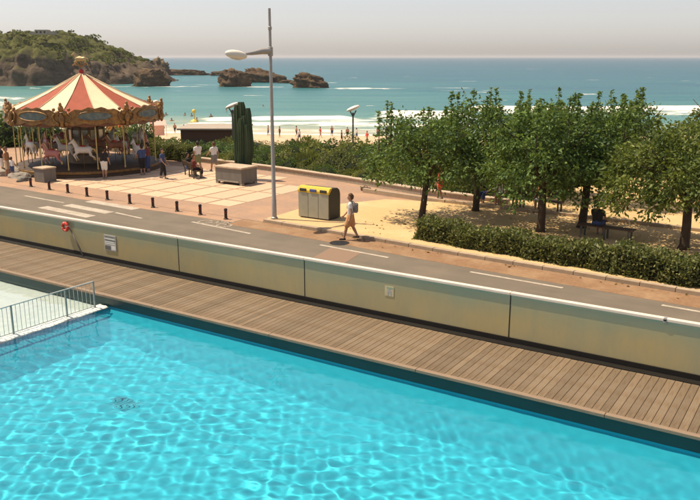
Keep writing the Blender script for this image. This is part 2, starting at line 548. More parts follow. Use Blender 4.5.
def make_terrain():
    # ground sheet in street coordinates: level town ground, planted bank, sand running under the sea
    xs = np.concatenate([np.arange(-420, -90, 6), np.arange(-90, 40, 1.0), np.arange(40, 330, 6)])
    ys = np.concatenate([np.arange(16.9, 60, .8), np.arange(60, 420, 3.0)])
    X, Y = np.meshgrid(xs, ys)
    py = prom_y(X)
    d = Y - py - .3
    ca, sa = math.cos(YAW), math.sin(YAW)
    XC = X * ca + Y * sa; YC = -X * sa + Y * ca
    t = np.clip((d - 6) / 10, 0, 1); t = t * t * (3 - 2 * t)
    town = -.06 * (1 - t) + (-4.7) * t
    sd = shore_yc(XC) - YC      # metres before the water line
    sand = SEA_Z + np.clip(sd * .036, -6, 1.3)
    Z = np.where(d < 0, -.06, np.minimum(town, np.maximum(sand, -12)))
    Z = np.where(d > 16, np.minimum(Z, sand), Z)
    Z = Z + np.where(d > 1, .07 * fnoise(X, Y, 5, 9, 3), 0)
    v = np.stack([X, Y, Z], -1).reshape(-1, 3)
    me = npmesh('ground', v, grid_faces(len(xs), len(ys)), [m_beach, m_earth], True)
    dd = d[:-1, :-1].ravel()
    me.polygons.foreach_set('material_index', ((dd < 15)).astype(np.int32))
    o = link('ground', me)
    structure(o, 'ground falling from the planted bank to the sandy beach')
make_terrain()

def make_sea():
    rows, cols = 520, 460
    yc = 96 * (16000 / 96) ** (np.linspace(0, 1, rows) ** 1.12)
    s = np.linspace(-1.15, 1.15, cols)
    S, YC = np.meshgrid(s, yc)
    XC = S * YC
    shore = shore_yc(XC)
    d = YC - shore                      # metres out from the water line
    wob = fnoise(XC, YC, 11, 60, 3)
    foam = np.zeros_like(d); Z = np.zeros_like(d)
    def band(dist, width, x0, x1, amp, h=0.0, seed=1, tail=0.0):
        nonlocal foam, Z
        y = dist + 2.0 * fnoise(XC, YC * 0, seed, 45, 3)
        env = np.clip((XC - x0) / 6, 0, 1) * np.clip((x1 - XC) / 6, 0, 1)
        q = d - y
        prof = np.where(q > 0, np.exp(-(q / width) ** 2), np.exp(-(q / (width * (1.6 + tail))) ** 2))
        foam = np.maximum(foam, .78 * amp * env * prof * (1 + .35 * fnoise(XC, YC * 2, seed + 60, 14, 3)))
        Z += h * env * np.where(q > 0, np.exp(-(q / (width * 1.5)) ** 2), np.exp(-(q / (width * .8)) ** 2))
    # surf lines parallel to the beach
    band(1.0, 1.3, -300, 400, .75, .05, 3)
    band(8, 1.6, -300, 400, .55, .12, 4, 1)
    band(18, 1.6, -35, 30, .85, .4, 5, .6)
    band(22, 6.0, -12, 60, .50, .1, 6, .6)
    band(30, 1.9, -34, -18, 1.0, .6, 17, .6)
    band(34, 1.8, -24, 4, 1.15, .7, 7, .9)
    band(29, 4.0, -16, 10, .62, .1, 18, .6)
    band(44, 2.4, 3, 28, 1.25, 1.0, 8, 1.2)
    band(37, 5.0, 0, 34, .62, .1, 19, .6)
    band(64, 2.8, 26, 110, 1.25, .9, 9, 1.2)
    band(54, 5, 30, 120, .65, .1, 10, .8)
    band(60, 1.0, -62, -46, .85, .3, 12)
    band(6, 4, -200, -80, .8, .3, 13, .5)
    band(26, 2.6, -200, -84, .85, .4, 14, .5)
    band(48, 2.6, -170, -96, .8, .4, 15, .5)
    # loose whitecaps and surf round the rocks
    wc = fnoise(XC / 2.6, YC, 21, 17, 4, .6)
    foam = np.maximum(foam, np.clip((wc - .85) * 2.2, 0, .52) * (d > 40) * (YC < 900))
    for x, y, rx, ry, a in ((2, 322, 14, 5, .85), (16, 320, 12, 3, .6), (-42, 340, 16, 4, .75), (-68, 366, 12, 4, .6), (-76, 342, 17, 3.5, .75),
                            (45, 330, 14, 3, .6), (60, 305, 16, 3, .55), (38, 300, 9, 2.5, .5), (-110, 345, 40, 5, .6)):
        foam = np.maximum(foam, a * .8 * (1 + .5 * fnoise(XC, YC * 2, 77, 11, 3)) * np.exp(-(((XC - x) / rx) ** 2 + ((YC - y) / ry) ** 2)))
    swell = .22 * fnoise(XC / 3.5, YC, 31, 22, 3) * np.clip(d / 40, 0, 1) * np.exp(-YC / 1500)
    Z += swell
    shoal = np.interp(d, [-5, 3, 14, 30, 60, 110, 190, 400, 1200, 6000], [1.0, .95, .86, .76, .62, .50, .40, .28, .15, .03])
    shoal = shoal + .06 * fnoise(XC / 2.5, YC, 41, 90, 3) + np.interp(XC / YC, [-.45, -.1, .2, .5], [.10, .03, -.05, -.08])
    v = np.stack([XC, YC, Z + SEA_Z], -1).reshape(-1, 3)
    me = npmesh('sea', v, grid_faces(cols, rows), m_sea, True, {'foam': foam.ravel(), 'shoal': np.clip(shoal, 0, 1).ravel()})
    structure(link('sea', me, rz=YAW), 'turquoise sea with white surf reaching the horizon')
make_sea()

def cam_to_street(xc, yc):
    ca, sa = math.cos(YAW), math.sin(YAW)
    return xc * ca - yc * sa, xc * sa + yc * ca

def make_headland():
    xs = np.linspace(-330, -93, 230); ys = np.linspace(333, 450, 120)
    X, Y = np.meshgrid(xs, ys)
    front = 348 + 9 * fnoise(X, X * 0, 51, 60, 4) + np.interp(X, [-330, -180, -160, -122, -107, -92], [-2, 0, 4, 12, 26, 40])
    # crest line falls to the right
    crest = np.interp(X, [-330, -172, -166, -160, -146, -138, -131, -124, -117, -109, -102, -94], [16, 16.5, 18, 16, 16.8, 16.2, 13.6, 10.5, 7.6, 4.6, 1.5, -6]) + 1.0 * fnoise(X, Y, 52, 22, 4)
    q = (Y - front)
    rise = np.clip(q / 11, 0, 1) ** .55 * .62 + np.clip((q - 8) / 34, 0, 1) * .38
    back = np.clip((448 - Y) / 22, 0, 1)
    Z = -7.5 + (crest + 7.5) * rise * back
    Z += (1.5 * fnoise(X, Y, 53, 13, 4) - 2.2 * np.abs(fnoise(X, Y, 54, 9, 4, .65)) + .8) * np.clip(q / 4, 0, 1) * back
    Yd = Y + 2.6 * fnoise(X, Z * 1.5, 55, 9, 5, .62) * np.clip(q / 3, 0, 1)
    v = np.stack([X, Yd, Z], -1).reshape(-1, 3)
    o = structure(link('headland', npmesh('headland', v, grid_faces(len(xs), len(ys)), m_cliff, True), rz=YAW), 'scrub covered rocky headland across the bay')
    # scrub on the crown of the headland: one mass
    rng = np.random.default_rng(8)
    Zf = Z; qf = q
    ok = np.argwhere((qf > 7) & (Y < 425) & (Zf > 3))
    pick = ok[rng.integers(0, len(ok), 620)]
    cs = []; ds = []
    for (i, j) in pick:
        if fnoise(np.array([X[i, j]]), np.array([Y[i, j]]), 57, 30, 3)[0] < -.25:
            continue
        c = np.array([X[i, j], Yd[i, j], Z[i, j] + .3]); r = rng.uniform(.8, 2.1)
        n = 34
        u = rng.normal(size=(n, 3)); u /= np.linalg.norm(u, axis=1, keepdims=True); u[:, 2] = np.abs(u[:, 2])
        cs.append(c + u * [r * 1.25, r * 1.25, r * .75]); ds.append(u + .8 * rng.normal(size=(n, 3)))
    me = leaf_cloud('scrub', np.concatenate(cs), np.concatenate(ds), 1.0, .75, leaf_mat('scrub_leaf', (.035, .045, .012), (.115, .12, .032)), rng)
    s = link('scrub', me, o); s['kind'] = 'stuff'
    # ruined terrace wall on the crest
    b = MB()
    b.box((-6, -1.5, 0), (0, 1.5, 2.2)); b.box((.06, -1.5, 0), (3.2, 1.5, 1.5)); b.box((-8.5, -1.2, 0), (-6.06, 1.2, 1.2))
    for k in range(3):
        b.box((-5.4 + k * 1.8, -1.56, .7), (-4.6 + k * 1.8, -1.5, 1.6), 1)
    px, py = cam_to_street(-140, 374)
    w = b.build('clifftop_ruin', [m_ruin, m_dark], loc=(px, py, 16.5)); w.rotation_euler = (0, 0, YAW)
    tag(w, 'low beige flat-topped building on the crest of the headland', 'building')
make_headland()

def make_rock(name, label, xc, yc, L, D, Ht, seed, lean=0.0, sub=5, flat=.7):
    bm = bmesh.new()
    bmesh.ops.create_icosphere(bm, subdivisions=sub, radius=1)
    for v in bm.verts:
        p = v.co.copy()
        f = 1 + .30 * mnoise.fractal(p * 1.7 + Vector((seed, 0, 0)), .55, 2.1, 6)
        f += .22 * abs(mnoise.noise(p * 4.5 + Vector((seed, 3, 0)))) - .12 * abs(mnoise.noise(p * 11 + Vector((0, seed, 0))))
        p *= f
        z = p.z
        z = max(-.5, z)
        if z > flat:
            z = flat + (z - flat) * .4
        z += lean * p.x * (z > -.3)
        st = .10 * math.sin(z * 16 + p.x * 3)
        v.co = (p.x * L / 2 * (1 + st * .4), p.y * D / 2 * (1 + st), z * Ht)
    me = bpy.data.meshes.new(name)
    bm.to_mesh(me); bm.free()
    me.materials.append(m_rock)
    me.polygons.foreach_set('use_smooth', [True] * len(me.polygons))
    x, y = cam_to_street(xc, yc)
    o = link(name, me, loc=(x, y, SEA_Z), rz=YAW)
    return tag(o, label, 'rock', 'rocks standing in the sea')
make_rock('sea_rock', 'broad dark brown flat-topped rock standing in the sea left of the lamp post', -50.5, 346, 13.5, 11, 8.6, 1.3, -.05)
make_rock('sea_rock', 'low dark rock sloping into the water behind the lamp post', -43.5, 400, 21, 12, 7.0, 4.1, -.28)
make_rock('sea_rock', 'lone wedge-shaped rock sloping right in open water right of lamp post', -16, 330, 14.5, 9, 5.6, 7.7, -.34, flat=.9)
make_rock('sea_rock', 'tall ochre rock with slanting strata off the end of the headland', -87.5, 348, 15, 11, 9.0, 9.2, .02)
make_rock('sea_rock', 'low ochre rock shelf between headland and tall ochre rock', -119, 398, 19, 10, 8, 12.4, -.05)
make_rock('sea_rock', 'long low far-off reef with a pointed stack at its left end', -120, 560, 40, 12, 4.8, 15.8, -.08)
make_rock('sea_rock', 'far pointed sea stack rising behind the ochre rock', -134, 556, 15, 9, 10.5, 26.3, .1, 5, flat=2.0)
make_rock('sea_rock', 'thin flat reef on the far water behind the broad brown rock', -84, 545, 22, 8, 3.6, 21.7, 0)
make_rock('sea_rock', 'tiny low skerry just right of the lamp post', -31, 390, 8, 4, 1.8, 23.0, 0, 4)

# ------------------------------------------------------------------ street surfaces
KX = [-80, -45, -38, -30, -20, -14.8, -10.8, -3, 6, 30]
KY = [25.6, 24.9, 24.5, 24.15, 24.0, 23.65, 23.25, 22.75, 22.2, 20.6]
def kerb_y(x):
    return float(np.interp(x, KX, KY))

b = MB()
pts = [(-80, 16.62)] + [(30, 16.62)] + [(x, y) for x, y in zip(KX[::-1], KY[::-1])]
b.poly(pts, -.05, 0)
structure(b.build('road', m_asphalt), 'sunlit asphalt road behind the glass balustrade')

def strip(name, xa, xb, off0, off1, z0, z1, mat, label, n=40):
    b = MB()
    xs = [xa + (xb - xa) * i / n for i in range(n + 1)]
    lo = [(x, kerb_y(x) + off0) for x in xs]; hi = [(x, kerb_y(x) + off1) for x in xs]
    b.poly(lo + hi[::-1], z0, z1)
    return structure(b.build(name, mat), label)
strip('brick_gutter', -20.6, 30, -1.15, -.02, -.01, .004, m_brick, 'brown brick strip between road and kerb')
strip('plaza_margin', -80, -20.65, -.75, -.02, -.01, .004, m_plaza, 'pink paved margin with bollards beside the road')
kr = structure(link('kerb', None), 'pale stone kerb in front of the sand court')
kx = -19.6; kk = 0
kme = MB().box((0, 0, -.05), (.985, .215, .12), bev=.012).mesh('kerb_stone', m_kerb)
while kx < 12:
    y0_, y1_ = kerb_y(kx), kerb_y(kx + 1)
    o = link('kerb_stone', kme, kr, (kx, y0_, random.Random(kk).uniform(-.006, .006)), math.atan2(y1_ - y0_, 1)); kx += .998; kk += 1
strip('kerb', -80, -19.65, .0, .15, -.02, .010, m_plaza, 'flush kerb of the pink plaza')

# pink plaza and golden court, both behind the kerb
def area(name, pts, mat, label, z1=.1):
    b = MB(); b.poly(pts, -.05, z1)
    return structure(b.build(name, mat), label)
xs_l = [-80, -45, -38, -30, -24, -19.2]
area('plaza', [(x, kerb_y(x) + .155) for x in xs_l] + [(-19.2, 26.8), (-17.2, 30.2), (-14.6, 31.0), (-13.6, 32.75)] + [(-17.2, 33.0), (-22.3, 34.3), (-27.7, 35.3), (-40, 36.7), (-60, 38.2), (-80, 39.7)], m_plaza, 'pink paved plaza round the carousel', .012)
xs_r = [-19.6, -14.8, -10.8, -3, 6, 30]
area('sand_court', [(x, kerb_y(x) + .225) for x in xs_r] + [(30, 44), (-9.6, 44), (-11.6, 38), (-13.6, 32.8), (-15.1, 31.5), (-17.8, 30.7), (-19.8, 26.9)], m_sandcourt, 'golden sand court under the trees')
b = MB(); b.poly([(-19.7, 24.28), (-16.4, 23.99), (-15.6, 26.0), (-19.6, 26.5)], .09, .105)
structure(b.build('apron', m_apron), 'pale apron under the recycling container')

# low edging that divides the court from the paved path
b = MB()
for a, c in (((-19.9, 32.2), (-15.1, 31.45)), ((-15.05, 31.44), (-9, 31.4)), ((-8.95, 31.4), (6, 30.7))):
    dx, dy = c[0] - a[0], c[1] - a[1]; l = math.hypot(dx, dy); nx, ny = -dy / l * .09, dx / l * .09
    b.poly([(a[0] - nx, a[1] - ny), (c[0] - nx, c[1] - ny), (c[0] + nx, c[1] + ny), (a[0] + nx, a[1] + ny)], .0, .22)
structure(b.build('court_edging', m_kerb), 'low stone edging across the sand court')

# pale slabs let into the plaza
slab_root = structure(link('slab_field', None, None, (0, 0, .012)), 'pale paving slabs let into the pink plaza')
sm = {}
for ri, (ya, yb) in enumerate(((25.75, 26.9), (27.05, 29.4), (29.55, 31.9), (32.05, 34.0))):
    me = MB().box((0, ya, -.02), (1.34, yb, .012), bev=.006).mesh('slab', m_slab)
    for k in range(9):
        x = -24.3 - k * 1.49
        if ri == 3 and k < 2: continue
        link('slab', me, slab_root, (x, 0, 0))

# road markings
def marking(name, p0, p1, w, label):
    p0 = Vector(p0); p1 = Vector(p1); d = (p1 - p0).normalized(); n = Vector((-d.y, d.x)) * w / 2
    b = MB(); b.poly([tuple(p0 - n), tuple(p1 - n), tuple(p1 + n), tuple(p0 + n)], .002, .008)
    return structure(b.build(name, m_paint), label)
for i, (p0, p1) in enumerate((((-9.44, 21.6), (-6.46, 21.45)), ((-3.71, 21.32), (-.75, 21.15)), ((-15.42, 22.0), (-12.46, 21.75)),
                              ((-33.16, 22.55), (-29.98, 22.36)), ((-22.06, 22.44), (-18.66, 22.05)), ((-26.2, 22.08), (-24.3, 21.82)), ((-39.5, 22.8), (-36.3, 22.7)))):
    marking('lane_dash', p0, p1, .13, 'white dashed lane line on the road')
for p0, p1 in (((-29.95, 21.2), (-26.35, 20.92)), ((-29.45, 22.12), (-26.35, 21.9)), ((-29.4, 23.3), (-26.05, 23.12))):
    marking('crossing_stripe', p0, p1, .5, 'white crossing stripe on the road')
# bicycle symbol on the cycle lane
b = MB()
def flat_ring(cx, cy, r, w, n=18):
    vs = []
    for k in range(n):
        a = 6.2832 * k / n
        vs += [(cx + (r - w) * math.cos(a), cy + (r - w) * math.sin(a), .008), (cx + r * math.cos(a), cy + r * math.sin(a), .008)]
    b.add(vs, [(2 * k, 2 * k + 1, (2 * k + 3) % (2 * n), (2 * k + 2) % (2 * n)) for k in range(n)])
def flat_bar(x0, y0, x1, y1, w):
    d = Vector((x1 - x0, y1 - y0)).normalized(); n = Vector((-d.y, d.x)) * w / 2
    b.add([(x0 - n.x, y0 - n.y, .008), (x1 - n.x, y1 - n.y, .008), (x1 + n.x, y1 + n.y, .008), (x0 + n.x, y0 + n.y, .008)], [(0, 1, 2, 3)])
flat_ring(0, 0, .34, .1); flat_ring(1.1, 0, .34, .1)
for q in ((0, 0, .35, .45), (.35, .45, .95, .48), (.35, .45, .55, 0), (.55, 0, .95, .48), (1.1, 0, .9, .6), (.2, .58, .45, .58), (.75, .62, 1.0, .6)):
    flat_bar(*q, .09)
o = b.build('bicycle_symbol', M('worn_paint', (.40, .33, .25), (.23, .175, .12), 14, .8, lo=.4, hi=.6), loc=(-21.6, 22.75, 0)); structure(o, 'white bicycle symbol painted on the cycle lane')
o.rotation_euler = (0, 0, R(-6))
# repaired patch and manhole
b = MB(); b.poly([(-14.6, 20.4), (-13.3, 20.35), (-13.6, 21.95), (-14.9, 22.0)], .001, .004)
structure(b.build('road_patch', m_patch), 'paler repaired patch in the asphalt')
b = MB()
b.lathe([(.36, .002), (.36, .012), (.30, .012), (.30, .008), (0.001, .008)], 24)
b.box((-.2, -.02, .008), (.2, .02, .013)); b.box((-.02, -.2, .0081), (.02, .2, .0131))
tag(b.build('manhole_cover', m_black, loc=(-15.0, 22.62, 0)), 'dark round manhole cover in the road beside the walking woman', 'manhole')

# promenade wall at the edge of the planted bank
wall = thing('promenade_wall', 'low pale stone wall along the planted bank', 'wall')
WP = [(-60, 38.5), (-40, 37), (-27.7, 35.6), (-22.3, 34.6), (-17.2, 33.3), (-14.2, 33.0), (-12.6, 32.75)]
for (x0, y0), (x1, y1) in zip(WP[:-1], WP[1:]):
    d = Vector((x1 - x0, y1 - y0)); l = d.length; a = math.atan2(d.y, d.x)
    MBw = MB().box((0, -.16, -.2), (l, .16, .22))
    o = MBw.build('wall_block', m_wallstone, wall, loc=(x0, y0, 0)); o.rotation_euler = (0, 0, a)
    c = MB().box((.0, -.2, .222), (l - .01, .2, .29), bev=.015).build('coping_stone', m_wallstone, wall, loc=(x0, y0, 0)); c.rotation_euler = (0, 0, a)

# ------------------------------------------------------------------ pool terrace
PX0, PX1, PY0, PY1 = -17.1, 5.0, 1.0, 13.9
POOLZ = -1.62
WATERZ = -.35
bb = MB()
bb.box((PX0, PY0, POOLZ - .2), (PX1, PY1, POOLZ))
o = structure(bb.build('pool_floor', m_pool), 'turquoise pool floor'); o.cycles.is_caustics_receiver = True
bb = MB()
bb.add([(x_, y_, z_) for x_ in (PX0, PX1) for y_, z_ in ((PY1 - 1.05, POOLZ + .002), (PY1, WATERZ - .12), (PY1, WATERZ - .01), (PY1 + .3, WATERZ - .01), (PY1 + .3, POOLZ + .002))],
       [(0, 1, 2, 3, 4), (9, 8, 7, 6, 5)] + [(k, (k + 1) % 5, 5 + (k + 1) % 5, 5 + k) for k in range(5)])
bb.add([(x_, y_, z_) for y_ in (PY0, PY1 + .3) for x_, z_ in ((PX0 + 1.3, POOLZ + .003), (PX0 + .02, WATERZ - .10), (PX0 - .001, WATERZ - .045), (PX0 - .3, WATERZ - .045), (PX0 - .3, POOLZ + .003))],
       [(0, 1, 2, 3, 4), (9, 8, 7, 6, 5)] + [(k, (k + 1) % 5, 5 + (k + 1) % 5, 5 + k) for k in range(5)])
bb.box((PX0, PY0 - .3, POOLZ + .001), (PX1, PY0 - .001, -.1)); bb.box((PX1 + .001, PY0, POOLZ), (PX1 + .3, PY1, -.1))
o = structure(bb.build('pool_wall', m_pool), 'turquoise pool wall under water'); o.cycles.is_caustics_receiver = True

def make_water(name, x0, x1, y0, y1, st, z, cur, seed, label):
    xs = np.arange(x0, x1 + st / 2, st); ys = np.arange(y0, y1 + st / 2, st)
    X, Y = np.meshgrid(xs, ys); Z = np.zeros_like(X)
    rng = np.random.default_rng(seed); n = 44
    # livelier water in the open middle, calmer in the lee of the far wall
    for i in range(n):
        lam = .12 * (.48 / .12) ** rng.random(); k = 2 * math.pi / lam; a = rng.random() * 2 * math.pi
        Z += cur / (k * k) * math.sqrt(2. / n) * np.sin(k * (X * math.cos(a) + Y * math.sin(a)) + rng.random() * 6.28)
    env = .45 + .55 * np.clip((y1 - Y) / 4.5, 0, 1)
    env *= .8 + .25 * fnoise(X, Y, seed + 5, 5, 2)
    v = np.stack([X, Y, Z * env + z], -1).reshape(-1, 3)
    o = link(name, npmesh(name, v, grid_faces(len(xs), len(ys)), m_water, True))
    o.cycles.is_caustics_caster = True
    return structure(o, label)
make_water('pool_water', PX0 - .06, PX1, PY0, PY1 + .0, .035, WATERZ, 1.2, 3, 'clear turquoise swimming pool water')

dr = thing('pool_drain', 'dark grated drain on the pool floor seen through the water', 'drain', (-12.7, 10.5, POOLZ))
MB().box((-.34, -.22, .001), (.34, .22, .012)).build('frame', m_drain, dr)
for k in range(6):
    MB().box((-.30 + k * .11, -.19, .0125), (-.25 + k * .11, .19, .03)).build('grate_bar', m_drain, dr)

for c_ in dr.children:
    c_.cycles.is_caustics_receiver = True

# shallow basin to the left of the divider
bb = MB(); bb.box((-32, PY0, -.85), (PX0 - .32, PY1, -.62))
o = structure(bb.build('shallow_pool_floor', m_shallow), 'pale floor of the shallow paddling basin'); o.cycles.is_caustics_receiver = True
make_water('shallow_water', -31.9, PX0 - .30, PY0, PY1, .06, WATERZ + .02, 1.6, 9, 'clear shallow water of the paddling basin')
# divider: rough pale coping awash
xs = np.linspace(-.32, .10, 12); ys = np.arange(PY0, PY1, .06)
X, Y = np.meshgrid(xs, ys)
edge = .05 * fnoise(Y, X * 0, 71, .9, 4)
Zd = .035 * (1 - np.clip((X - .0 - edge) / .12, 0, 1) * 2.0) + .012 * fnoise(X, Y, 72, .5, 3)
Zd = np.where((X < -.3) | (X > .115), -.25, Zd)
me = npmesh('basin_divider', np.stack([X + PX0 + .02, Y, Zd + WATERZ - .005], -1).reshape(-1, 3), grid_faces(len(xs), len(ys)), m_coping, True)
structure(link('basin_divider', me), 'white submerged coping between the two basins')

# terrace edge: dark tiled band above the water, deck bearer
bb = MB(); bb.box((-32, PY1 + .001, WATERZ - .3), (PX1 + .3, PY1 + .2, -.045))
structure(bb.build('pool_edge_band', m_darktile), 'dark tiled band above the water line')
bb = MB(); bb.box((-40, PY1 + .201, -1.0), (12, 16.6, -.06))
structure(bb.build('terrace_base', m_dark), 'base under the timber deck')

deck = thing('timber_deck', 'long boardwalk of weathered brown boards beside the pool', 'deck')
board = MB().box((-.0735, 13.93, -.055), (.0735, 16.19, 0), bev=.006).mesh('board', m_deck)
rnd = random.Random(4)
x = -31.0; k = 0
while x < 4.6:
    o = link('board', board, deck, (x, rnd.uniform(-.004, .004), rnd.uniform(-.002, .002)))
    x += .155
for i in range(9):
    x0 = -31.2 + i * 4
    MB().box((x0, 13.79, -.06), (x0 + 3.99, 13.922, .006), bev=.008).build('edge_board', m_trim, deck)

# glass balustrade
bal = thing('glass_balustrade', 'long frosted sandy glass balustrade with white top rail beside the road', 'balustrade')
JX = [-38.0, -32.4, -26.9, -16.8, -12.05, -6.15, -.5, 5.0]
for i, (a, c) in enumerate(zip(JX[:-1], JX[1:])):
    MB().box((a + .012, 16.44, .11), (c - .012, 16.462, 1.155), bev=.003).build('glass_panel', m_glass, bal)
    MB().box((a + .014, 16.4365, 1.11), (c - .014, 16.4385, 1.154)).build('shade_band', m_rail_shade, bal)  # rail's shadow put on as a teal strip along the panel top
    MB().box((c - .011, 16.435, .11), (c + .011, 16.467, 1.15)).build('joint_strip', m_dark, bal)
MB().box((-38, 16.21, -.06), (5, 16.6, .010)).box((-38, 16.41, .0152), (5, 16.49, .125)).build('base_channel', m_dark, bal)
for i in range(len(JX) - 1):
    MB().box((JX[i] + .004, 16.40, 1.157), (JX[i + 1] - .004, 16.535, 1.225), bev=.012).build('top_rail', m_white_metal, bal)
MB().box((-2.80, 16.40, 1.12), (-2.72, 16.53, 1.212), bev=.008).box((-2.79, 16.39, 1.2), (-2.73, 16.54, 1.23)).build('rail_coupling', m_galv, bal)

# notice, sticker, lifebuoy, and a rod in place of the slanting shadow on the glass
sg = thing('notice_board', 'grey printed notice with dark block fixed to the glass balustrade', 'sign', (-19.85, 16.425, .62))
MB().box((-.28, -.008, -.26), (.28, .008, .26), bev=.004).build('panel', m_sign, sg)
for z, x0, x1, mm in ((.20, -.25, .25, m_sign_d), (.13, -.24, .22, m_sign_w), (.085, -.24, .24, m_sign_d), (.03, -.24, .20, m_sign_w), (-.03, -.24, .23, m_sign_w)):
    MB().box((x0, -.011, z - .014), (x1, -.0082, z + .014)).build('print_line', mm, sg)
MB().box((-.25, -.012, -.23), (.02, -.0082, -.10)).build('print_block', m_sign_d, sg)
MB().box((.05, -.012, -.22), (.25, -.0082, -.09)).build('print_block', m_sign_w, sg)
st = thing('glass_sticker', 'small faded pictogram sticker on the glass balustrade', 'sticker', (-9.38, 16.432, .70))
MB().box((-.13, -.003, -.12), (.13, .003, .15), bev=.001).build('label_sheet', M('sticker_pale', (.60, .52, .31), None, 8, .7), st)
MB().box((-.06, -.0055, -.10), (-.01, -.0032, .06)).box((-.009, -.0055, -.03), (.03, -.0032, .07)).box((.031, -.0055, -.10), (.07, -.0032, .03)).build('pictogram', m_sign, st)
MB().box((-.07, -.0055, .08), (.10, -.0032, .12)).build('print_line', M('sticker_green', (.30, .44, .32), None, 8, .7), st)

lb = thing('lifebuoy', 'small red and white lifebuoy hung at the top of the glass balustrade', 'lifebuoy', (-21.95, 16.33, .93))
def torus_seg(r, t, a0, a1, n=8, m=10, mats=m_lifered, name='ring_segment'):
    b = MB(); pts = []
    for i in range(n + 1):
        a = a0 + (a1 - a0) * i / n
        pts.append((r * math.cos(a), 0, r * math.sin(a)))
    b.tube(pts, t, m)
    return b.build(name, mats, lb, 'all')
for k in range(4):
    torus_seg(.125, .05, k * math.pi / 2 + .3, (k + 1) * math.pi / 2 - .12 + .3)
    torus_seg(.125, .051, (k + 1) * math.pi / 2 - .12 + .3, (k + 1) * math.pi / 2 + .3, 3, mats=m_c_white, name='ring_band')
MB().box((-.01, .0, .14), (.01, .11, .16)).build('hook', m_steel_dark, lb)
pl = MB(); pl.tube([(-21.85, 16.40, .95), (-21.15, 16.34, .02)], .022, 8)  # rod laid along the line of the slanting shadow, in its place
tag(pl.build('shadow_rod', m_concrete_d, None, 'all'), 'slim grey rod in place of the slanting shadow below the lifebuoy', 'pole')

# fence on the basin divider
fn = thing('pool_fence', 'steel baluster fence standing in the water between the two basins', 'fence', (PX0 - .12, 0, WATERZ + .0))
FY = [13.55, 12.62, 11.0, 9.38, 7.76, 6.14, 4.5]
for y in FY:
    MB().box((-.02, y - .02, -.03), (.02, y + .02, .80), bev=.004).build('post', m_steel_mid, fn)
for a, c in zip(FY[:-1], FY[1:]):
    MB().box((-.018, c + .02, .775), (.018, a - .02, .80), bev=.004).build('top_rail', m_steel, fn)
    MB().box((-.014, c + .02, .06), (.014, a - .02, .085), bev=.003).build('bottom_rail', m_steel, fn)
    nb = max(2, round((a - c) / .125))
    bm_ = MB().tube([(0, 0, .085), (0, 0, .775)], .008, 6).mesh('baluster', m_steel, 'all')
    for k in range(1, nb):
        link('baluster', bm_, fn, (0, c + (a - c) * k / nb, 0))

# dry leaves blown about the court and the gutter
rngl = np.random.default_rng(91)
nl_ = 300
lx = rngl.uniform(-16, 2, nl_); ly = 24.2 + np.abs(rngl.normal(0, 3.6, nl_)); gl = rngl.random(nl_) < .15
ly = np.where(gl, np.interp(lx, KX, KY) - .05 - np.abs(rngl.normal(0, .25, nl_)), np.maximum(ly, np.interp(lx, KX, KY) + .5))
lc = np.stack([lx, ly, np.where(gl, .02, .12)], 1)
ld = np.stack([rngl.normal(size=nl_), rngl.normal(size=nl_), rngl.normal(size=nl_) * .12], 1)
fl = link('fallen_leaves', leaf_cloud('fallen_leaves', lc, ld, .10, .06, leaf_mat('dry_leaf', (.13, .075, .03), (.30, .19, .07)), rngl))
fl['kind'] = 'stuff'; fl['label'] = 'dry leaves scattered over the sand court and gutter'

# ------------------------------------------------------------------ street furniture
def bollards():
    prof = [(.001, 0), (.10, 0), (.10, .03), (.065, .05), (.06, .36), (.075, .37), (.075, .41), (.05, .45), (.001, .46)]
    me = MB().lathe(prof, 14).mesh('shaft', m_bollard, True)
    ring = MB().lathe([(.064, .26), (.069, .265), (.069, .31), (.064, .315)], 14).mesh('band', m_c_maroon, True)
    pos = [(-35.27, 24.40), (-33.64, 24.3), (-32.08, 24.2), (-30.47, 24.05), (-28.91, 23.95), (-27.28, 23.85), (-25.71, 23.78), (-24.17, 23.72), (-22.79, 23.70), (-21.27, 23.60)]
    words = ['first', 'second', 'third', 'fourth', 'fifth', 'sixth', 'seventh', 'eighth', 'ninth', 'last']
    for (x, y), w in zip(pos, words):
        t = thing('bollard', 'short dark bollard at the plaza edge, %s from the grey concrete block' % w, 'bollard', (x, y, .004), group='bollards along the plaza edge')
        link('shaft', me, t); link('band', ring, t)
bollards()

def street_lamp(x, y):
    t = thing('street_lamp', 'tall grey lamp post with arm and pale oval lamp head by the kerb', 'street lamp', (x, y, .1))
    MB().lathe([(.14, 0), (.14, .06), (.10, .10), (.095, .8), (.085, .82), (.065, 5), (.05, 8.2), (.001, 8.22)], 16).build('post', m_galv, t, True)
    MB().lathe([(.052, 7.4), (.075, 7.42), (.075, 7.52), (.052, 7.54)], 12).build('collar', m_galv, t, True)
    b = MB()
    d = Vector((-.25, -.97, 0)).normalized()
    b.tube([d * .03 + Vector((0, 0, 6.62)), d * .45 + Vector((0, 0, 6.60)), d * .9 + Vector((0, 0, 6.53)), d * 1.3 + Vector((0, 0, 6.50))], [.13, .11, .07, .035], 10)
    b.build('arm', m_galv, t, True)
    MB().lathe([(.062, 6.42), (.10, 6.44), (.10, 6.76), (.062, 6.78)], 12).build('bracket', m_galv, t, True)
    b = MB().ball((0, 0, 0), (.48, .24, .17), 0, 3)
    h = b.build('lamp_head', m_lampwhite, t, 'all', loc=tuple(d * 1.6 + Vector((0, 0, 6.48))))
    h.rotation_euler = (0, R(-8), math.atan2(d.y, d.x))
    g = MB().ball((0, 0, -.075), (.34, .17, .115), 0, 2).build('lens', M('lamp_lens', (.62, .58, .5), None, 4, .2), h, 'all')
street_lamp(-19.33, 24.36)

